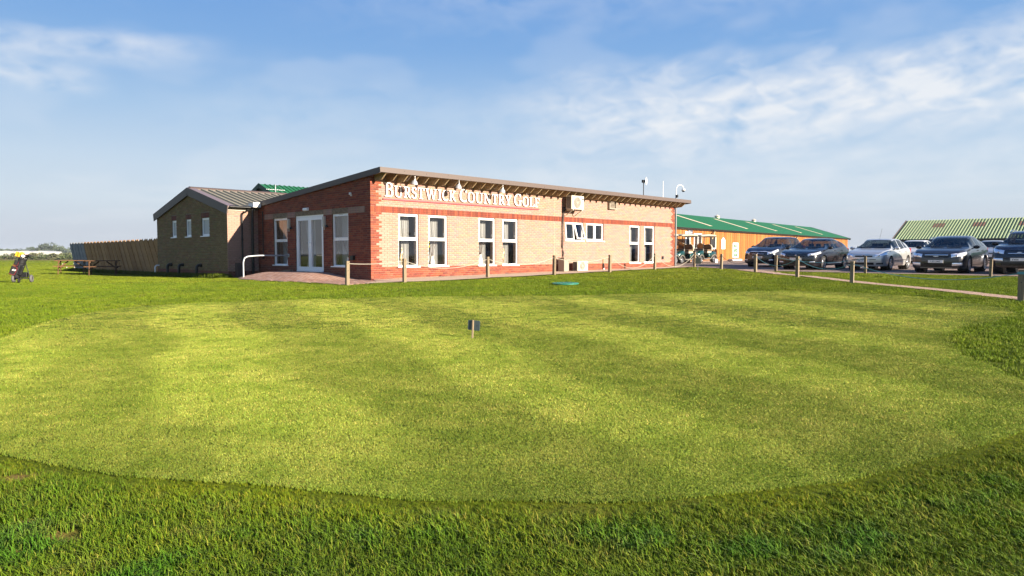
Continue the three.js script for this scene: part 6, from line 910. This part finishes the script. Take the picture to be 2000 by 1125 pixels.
makeCar(hatch({ name: 'black_sport_utility', label: 'black sport utility car cut off by the right edge of the picture', L: 4.41, W: 1.84, wb: 2.64, fa: 0.88, wr: 0.36, roofW: 0.63, sill: 0.27, paint: metal(0.004, 0.004, 0.008, 0.25, 0), at: [18.8, 15.32], top: [[0, 0.86], [0.1, 0.96], [0.5, 1.06], [1.15, 1.15], [1.95, 1.57], [2.4, 1.66], [3.2, 1.65], [3.8, 1.52], [4.2, 1.2], [4.36, 1.0], [4.41, 0.85]], belt: [[0, 0.8], [0.5, 0.97], [1.15, 1.07], [2.6, 1.12], [3.8, 1.22], [4.41, 1.0]], ws: [1.15, 1.95], rs: [3.7, 4.15], glass: [{ x0: 1.55, x1: 2.38 }, { x0: 2.46, x1: 3.1 }, { x0: 3.2, x1: 3.6 }], doors: [1.46, 2.42, 3.25], handles: [2.28, 3.1], handleY: 1.02, mirror: 1.45, mirrorMat: MAT.black, lamp: { w: 0.3, len: 0.5, y0: 0.76, y0b: 0.9, y1: 0.9, y1b: 1.0 }, nose: [['grille', 0.56, 0.64, 1.0, MAT.black, 0.012], ['chrome_bar', 0.78, 0.8, 0.7, MAT.chrome, 0.016], ['lower_intake', 0.34, 0.46, 1.1, MAT.black, 0.012]], plate: { y: 0.56, text: 'YY64', shift: -56 }, fog: { w: 0.3, len: 0.05, y0: 0.5, y1: 0.6 }, badge: [0.82, 1.6], tailY: 1.05, extra: (t) => { for (const s of [-1, 1]) part('roof_rail', new MB().tube([[1.9, 1.6, s * 0.6], [2.3, 1.69, s * 0.6], [3.2, 1.69, s * 0.6], [3.7, 1.58, s * 0.58]], 0.018, null, 8, 24).geo(), MAT.chrome, t); }, rim: rim5 }));
// the second row, farther back
const back = (k) => hatch({ plate: { y: 0.45 }, lamp: { w: 0.26, len: 0.45, y0: 0.6, y0b: 0.7, y1: 0.73, y1b: 0.8 }, nose: [['grille', 0.58, 0.65, 0.8, MAT.black, 0.012], ['lower_intake', 0.26, 0.4, 0.9, MAT.black, 0.012]], fog: { w: 0.2, len: 0.05, y0: 0.3, y1: 0.37 }, badge: [0.69, 1], ...k });
makeCar(back({ name: 'white_hatchback', label: 'white car half hidden behind the silver hatchback', paint: metal(0.72, 0.72, 0.7, 0.3, 0.1), at: [33.6, 7.6], rim: rim7 }));
makeCar(back({ name: 'blue_estate', label: 'dark blue estate car behind the silver and grey cars', W: 1.84, paint: metal(0.05, 0.055, 0.09, 0.25, 0.5), at: [36.0, 8.1], turn: -0.25, top: [[0, 0.8], [0.1, 0.9], [0.5, 1.0], [1.1, 1.08], [1.9, 1.5], [2.4, 1.6], [3.2, 1.6], [3.8, 1.48], [4.05, 1.2], [4.15, 1.0], [4.2, 0.85]], belt: [[0, 0.74], [0.5, 0.92], [1.12, 1.0], [2.5, 1.05], [3.6, 1.12], [4.2, 0.95]], ws: [1.1, 1.9], rs: [3.75, 4.07], handleY: 0.95, rim: rim5, extra: (t) => { for (const s of [-1, 1]) part('roof_rail', new MB().tube([[1.9, 1.53, s * 0.55], [2.3, 1.63, s * 0.56], [3.3, 1.63, s * 0.56], [3.7, 1.52, s * 0.55]], 0.018, null, 8, 20).geo(), MAT.chrome, t); } }));
makeCar(back({ name: 'silver_coupe', label: 'low silver car behind the traffic cone', paint: metal(0.55, 0.55, 0.56, 0.3, 0.6), at: [38.5, 10.9], rim: rim7, turn: 0.1 }));
makeCar(back({ name: 'dark_saloon', label: 'dark car deepest in the gap between the grey and black cars', paint: metal(0.03, 0.035, 0.05, 0.25, 0.4), at: [49.7, 9.7], rim: rim5 }));
makeCar(back({ name: 'pale_hatchback', label: 'pale silver car just behind the black sport utility car', paint: metal(0.5, 0.51, 0.53, 0.3, 0.6), at: [27.2, 13.9], rim: rim7 }));
// ---------------------------------------------------------------- golf carts: nose looks along -x
const cartGreen = phys(0.003, 0.04, 0.037, 0.2, { clearcoat: 1, metalness: 0.2 }), cartGrey = std(0.12, 0.11, 0.095, 0.7), seatBrown = std(0.13, 0.085, 0.048, 0.7), seatCream = std(0.42, 0.37, 0.28, 0.7), roofCream = std(0.36, 0.33, 0.25, 0.55);
function loftX(secs, n = 20) { // sections [x, y0, y1, half width, roundness]
  const pos = [], idx = []; for (const [x, y0, y1, w, e] of secs) for (let k = 0; k < n; k++) { const a = k / n * Math.PI * 2, c = Math.cos(a), s = Math.sin(a), f = (v) => Math.sign(v) * Math.pow(Math.abs(v), e); pos.push(x, lerp(y0, y1, 0.5 + 0.5 * f(s)), w * f(c)); }
  for (let i = 0; i < secs.length - 1; i++) for (let k = 0; k < n; k++) { const a = i * n + k, b = i * n + (k + 1) % n; idx.push(a, b, b + n, a, b + n, a + n); }
  for (const [i, flip] of [[0, 0], [secs.length - 1, 1]]) { const c = pos.length / 3, [x, y0, y1] = secs[i]; pos.push(x, (y0 + y1) / 2, 0); for (let k = 0; k < n; k++) { const a = i * n + k, b = i * n + (k + 1) % n; flip ? idx.push(a, b, c) : idx.push(b, a, c); } }
  const g = new THREE.BufferGeometry(); g.setAttribute('position', new THREE.Float32BufferAttribute(pos, 3)); g.setAttribute('uv', new THREE.Float32BufferAttribute(new Float32Array(pos.length / 3 * 2), 2)); g.setIndex(idx); g.computeVertexNormals(); return g;
}
function makeCart(at, label) {
  const t = thing('golf_cart', label, 'golf cart', 'golf carts queued before the barn'); stand(t, gx(...at), gz(...at), TURN, 0.014, true);
  const wr = 0.23; // rear axle at x = 1.65, front axle at 0
  part('front_cowl', loftX([[-0.44, 0.34, 0.46, 0.3, 0.6], [-0.4, 0.28, 0.6, 0.42, 0.6], [-0.2, 0.3, 0.76, 0.52, 0.6], [0.06, 0.38, 0.84, 0.55, 0.55], [0.28, 0.4, 0.86, 0.55, 0.5], [0.36, 0.4, 0.84, 0.52, 0.5]]), cartGreen, t);
  part('rear_body', loftX([[0.95, 0.3, 0.62, 0.5, 0.4], [1.05, 0.3, 0.66, 0.56, 0.4], [1.5, 0.42, 0.74, 0.58, 0.45], [1.9, 0.4, 0.72, 0.58, 0.5], [2.05, 0.36, 0.64, 0.5, 0.6]]), cartGreen, t);
  new MB().box(0.2, 0.24, -0.52, 1.1, 0.3, 0.52).to('floor_pan', MAT.dark, t);
  for (const s of [-1, 1]) { const f = new MB(); f.tube([[-0.3, 0.26, s * 0.53], [-0.2, 0.45, s * 0.55], [0, 0.53, s * 0.56], [0.22, 0.42, s * 0.56], [0.34, 0.26, s * 0.54], [0.7, 0.24, s * 0.53], [1.2, 0.26, s * 0.54], [1.38, 0.44, s * 0.58], [1.65, 0.53, s * 0.59], [1.9, 0.44, s * 0.58], [2.02, 0.3, s * 0.55]], 0.042, null, 8, 60); f.to('side_bumper', cartGrey, t); }
  part('seat_base', rbox(0.55, 0.14, 1.0, 0.04, 1.15, 0.7, 0), seatCream, t); part('seat_cushion', rbox(0.52, 0.12, 1.04, 0.05, 1.1, 0.82, 0), seatBrown, t);
  const bk = new THREE.ExtrudeGeometry(new THREE.Shape([[-0.52, 0], [0.52, 0], [0.52, 0.2], [0.44, 0.33], [0.28, 0.37], [0, 0.29], [-0.28, 0.37], [-0.44, 0.33], [-0.52, 0.2]].map(([p, q]) => new THREE.Vector2(p, q))), { depth: 0.06, bevelEnabled: true, bevelSize: 0.02, bevelThickness: 0.02, bevelSegments: 2 }); bk.applyMatrix4(M4(1.34, 0.88, 0, 0, -Math.PI / 2, -0.12)); part('seat_back', bk, seatBrown, t); const bk2 = bk.clone().translate(0.085, 0.004, 0); part('seat_back_shell', bk2, seatCream, t);
  for (const [x, z] of [[0, -0.45], [0, 0.45], [1.65, -0.47], [1.65, 0.47]]) wheel(t, x, wr, z, wr, 0.26, rim7, Math.sign(z));
  part('roof', loftX([[-0.05, 1.74, 1.8, 0.5, 0.4], [0.05, 1.72, 1.84, 0.58, 0.35], [1.0, 1.75, 1.89, 0.6, 0.32], [1.85, 1.73, 1.85, 0.58, 0.35], [1.98, 1.68, 1.78, 0.52, 0.4]]), roofCream, t);
  for (const s of [-1, 1]) { new MB().tube([[0.3, 0.8, s * 0.46], [0.36, 1.3, s * 0.5], [0.45, 1.74, s * 0.5]], 0.02, null, 8, 20).to('front_strut', MAT.black, t); new MB().tube([[1.62, 0.7, s * 0.5], [1.75, 1.2, s * 0.52], [1.85, 1.55, s * 0.52], [1.8, 1.75, s * 0.5]], 0.022, null, 8, 24).to('rear_strut', MAT.black, t); part('headlight', new THREE.SphereGeometry(0.07, 12, 8).scale(0.4, 0.8, 1.2).translate(-0.36, 0.56, s * 0.3), lampGlass, t); }
  const ws = new MB(); ws.quad([0.31, 0.86, -0.48], [0.31, 0.86, 0.48], [0.44, 1.72, 0.48], [0.44, 1.72, -0.48]); ws.to('windscreen', MAT.glass, t);
  part('dashboard', rbox(0.14, 0.2, 0.98, 0.04, 0.36, 0.84, 0), cartGrey, t); const sw = new MB(); sw.add(new THREE.TorusGeometry(0.17, 0.014, 8, 24), M4(0.62, 1.06, -0.25, 0, Math.PI / 2 - 0.7, 0)); sw.bar([0.4, 0.86, -0.25], [0.62, 1.05, -0.25], 0.03, 0.03); sw.to('steering_wheel', MAT.black, t);
  part('bag_well', rbox(0.34, 0.1, 0.94, 0.03, 1.86, 0.74, 0), MAT.dark, t); new MB().tube([[1.78, 1.1, -0.48], [1.86, 1.12, 0], [1.78, 1.1, 0.48]], 0.02, null, 8, 16).to('bag_bar', MAT.dark, t);
  const cl = new MB(); cl.cbox(1.3, 0.5, 0.6, 0.1, 0.02, 0.02); cl.to('step_trim', cartGrey, t);
}
makeCart([27.5, -3.5], 'dark green golf cart furthest right in the queue before the barn'); makeCart([25.1, -3.5], 'dark green golf cart in the middle of the queue'); makeCart([22.7, -3.5], 'dark green golf cart mostly hidden by the far building corner');
{ // small loose things by the carts
  for (const [a, b, label, c] of [[28.0, -2.2, 'small white container on the tarmac by the right golf cart', [0.75, 0.74, 0.7]], [25.4, -2.3, 'small white container on the tarmac by the middle golf cart', [0.75, 0.74, 0.7]]]) { const t = thing('plastic_container', label, 'container', 'white containers by the carts'); stand(t, gx(a, b), gz(a, b), 0.4, 0.014); part('body', rbox(0.2, 0.24, 0.16, 0.02, 0, 0.12, 0), std(...c, 0.5), t); new MB().cyl(0.04, 0.24, 0, 0.03, 0.03, 0.03, 12).to('cap', MAT.white, t); new MB().tube([[-0.07, 0.235, 0], [-0.05, 0.28, 0], [0.0, 0.28, 0], [0.02, 0.235, 0]], 0.01, null, 6, 12).to('handle', std(...c, 0.5), t); }
}

// ---------------------------------------------------------------- far trees, bushes, glasshouse
const leafQuad = (s) => { const g = new THREE.PlaneGeometry(s, s); return g; };
function crownGeo(seed, w, h, n, size, lumps) { // leaf faces spread through several overlapping lobes
  const r = rngOf(seed), m = new MB(), lobes = []; for (let k = 0; k < lumps; k++) lobes.push([(r() - 0.5) * w * 0.75, h * (0.25 + 0.6 * r()), (r() - 0.5) * w * 0.75, w * (0.16 + 0.2 * r()), h * (0.13 + 0.18 * r())]);
  for (let k = 0; k < n; k++) { const [lx, ly, lz, a, b] = lobes[(r() * lumps) | 0], th = r() * 6.283, ph = Math.acos(2 * r() - 1), q = 0.55 + 0.5 * r(), x = lx + a * q * Math.sin(ph) * Math.cos(th), y = Math.max(0.05 * h, ly + b * q * Math.cos(ph)), z = lz + a * q * Math.sin(ph) * Math.sin(th), s = size * (0.6 + 0.8 * r());
    const e = new THREE.Matrix4().compose(new THREE.Vector3(x, y, z), new THREE.Quaternion().setFromEuler(new THREE.Euler(r() * 6.28, r() * 6.28, r() * 6.28)), new THREE.Vector3(s, s, s)), v = 0.75 + 0.5 * r(); m.add(unitLeaf, e, [v * (0.9 + 0.2 * r()), v, v * 0.9]); }
  return m.geo();
}
const unitLeaf = new MB().quad([-0.5, -0.3, 0], [0.5, -0.22, 0.12], [0.42, 0.34, 0], [-0.38, 0.26, 0.1]).geo();
const leafMat = (r, g, b) => new THREE.MeshStandardMaterial({ color: new THREE.Color().setRGB(r, g, b), vertexColors: true, roughness: 0.9, side: THREE.DoubleSide });
const olive = [leafMat(0.08, 0.1, 0.032), leafMat(0.065, 0.09, 0.03), leafMat(0.1, 0.105, 0.05)], deep = [leafMat(0.05, 0.07, 0.035), leafMat(0.06, 0.08, 0.045)];
const trunkGeo = (h, r) => { const m = new MB(); m.add(new THREE.CylinderGeometry(r * 0.5, r, h * 0.55, 8), M4(0, h * 0.27, 0)); m.bar([0, h * 0.4, 0], [h * 0.16, h * 0.68, h * 0.05], r * 0.6, r * 0.6); m.bar([0, h * 0.45, 0], [-h * 0.14, h * 0.72, -h * 0.06], r * 0.55, r * 0.55); m.bar([0, h * 0.5, 0], [h * 0.02, h * 0.8, h * 0.1], r * 0.5, r * 0.5); return m.geo(); };
const bark = std(0.09, 0.065, 0.045, 1);
const bushes = [1, 2, 3].map((s) => crownGeo(s, 3.2, 2.4, 420, 0.34, 8)), treesG = [4, 5].map((s) => crownGeo(s, 11, 8.5, 620, 0.9, 11));
const at = (px, d) => [(px - 1000) / 1340 * d, d];
[[-10, 205, 1.05], [12, 214, 0.95], [28, 206, 1.05], [41, 224, 1.2], [51, 208, 1.0], [64, 212, 1.08], [79, 208, 0.92], [93, 214, 1.1], [104, 206, 1.0], [113, 218, 1.15], [126, 209, 1.05], [136, 216, 1.1], [148, 212, 1.0], [162, 210, 1.1]].forEach(([px, d, s], i) => {
  const [x, dd] = at(px, d), t = thing('bush', ['round olive bush at the far left of the bush row', 'olive bush behind the golf bag', 'pale olive bush behind the golf clubs', 'taller reddish olive bush above the trolley handle', 'small olive bush right of the trolley handle', 'olive bush below the end of the long white roof', 'low olive bush between two taller ones left of the tables', 'dark olive bush below the tallest far trees', 'olive bush right below the tallest far trees', 'broad olive bush left of the picnic table', 'olive bush above the nearer picnic table end', 'olive bush touching the left end of the fence', 'olive bush hidden partly by the grey end of the fence', 'olive bush behind the grey fence boards'][i], 'bush', 'row of bushes at the far field edge'); stand(t, x, -dd, i * 1.7); t.scale.set(s * 1.35, s * 0.78, s * 1.35); part('crown', bushes[i % 3], olive[i % 3], t); part('trunk', trunkGeo(1.6, 0.09), bark, t);
});
[[-14, 640, 1.0, 1], [22, 700, 0.7, 1.1], [45, 760, 0.8, 1.2], [62, 720, 0.95, 1.1], [74, 690, 1.1, 1], [92, 600, 1.25, 0.95], [104, 610, 1.2, 0.8], [118, 720, 1.15, 1], [131, 760, 0.9, 1.2], [143, 740, 1.0, 1], [8, 780, 0.9, 1.1], [34, 800, 0.85, 1.2]].forEach(([px, d, s, w], i) => {
  const [x, dd] = at(px, d), t = thing('far_tree', ['hazy dark tree on the skyline at the left edge', 'low hazy tree above the long white roof near the left edge', 'low hazy tree above the middle of the long white roof', 'hazy tree left of the tall clump on the skyline', 'broad hazy tree just left of the tall clump on the skyline', 'tallest dark tree on the skyline, left half of the clump', 'narrow dark tree forming the right half of the tall clump', 'hazy tree between the tall clump and the fence', 'small hazy skyline tree nearer the fence', 'hazy skyline tree touching the fence top corner', 'small hazy tree above the left end of the white roof', 'flat hazy tree behind the white roof'][i], 'tree', 'hazy trees on the skyline'); stand(t, x, -dd, i * 2.1); t.scale.set(s * w * 1.2, s, s * w * 1.2); part('crown', treesG[i % 2], deep[i % 2], t); part('trunk', trunkGeo(6, 0.35), bark, t);
});
{ // long low glasshouse
  const t = thing('glasshouse', 'long low white glasshouse on the horizon behind the bushes', 'building'); const [x, d] = at(6, 360); t.position.set(x, Y(x, -d), -d); t.rotation.y = 0.15; part('wall', new MB().box(-26, 0, -6, 26, 2.4, 6).geo(), std(0.4, 0.39, 0.37, 0.5), t); const rf = sub('roof', t); for (let k = 0; k < 6; k++) part('bay', wallGeo([[-4.3, 2.4], [4.3, 2.4], [4.2, 2.8], [0, 3.3], [-4.2, 2.8]], [], 11.8).translate(-21.6 + k * 8.64, 0, -5.9), std(0.38, 0.38, 0.38, 0.4), rf); for (let k = 0; k < 5; k++) part('vent_opening', new MB().box(-20 + k * 9, 0.5, 5.9, -16 + k * 9, 1.2, 6.04).geo(), MAT.dark, t);
  const h = thing('dark_hedge', 'dark hedge at the right end of the timber barn', 'hedge'); stand(h, 35, -64, 0.75); for (let k = 0; k < 4; k++) { const c = part('crown', bushes[k % 3], deep[k % 2], h); c.position.set(-3 + k * 2.2, -0.2, 0); c.scale.set(0.9, 0.72, 0.9); }
}
// trees along the right side, outside the frame: the tall windows mirror them
[[62, -2, 1.0], [70, -9, 1.2], [66, 6, 0.85], [84, -16, 1.15], [90, 2, 1.0], [78, 10, 0.8]].forEach(([x, d, s], i) => { const t = thing('field_tree', ['round tree at the right field edge, mirrored in the sign wall windows', 'tall tree at the right field edge', 'small tree at the right field edge', 'far tree at the right field corner', 'broad tree at the right field boundary', 'low tree at the right field boundary'][i], 'tree', 'trees along the right field edge'); stand(t, x, -d, i); t.scale.setScalar(s * 0.8); part('crown', treesG[i % 2], leafMat(0.07, 0.1, 0.03), t); part('trunk', trunkGeo(6, 0.3), bark, t); });

scene.fog = new THREE.FogExp2(new THREE.Color().setRGB(0.72, 0.84, 1), 0.00016);
renderer.render(scene, camera);
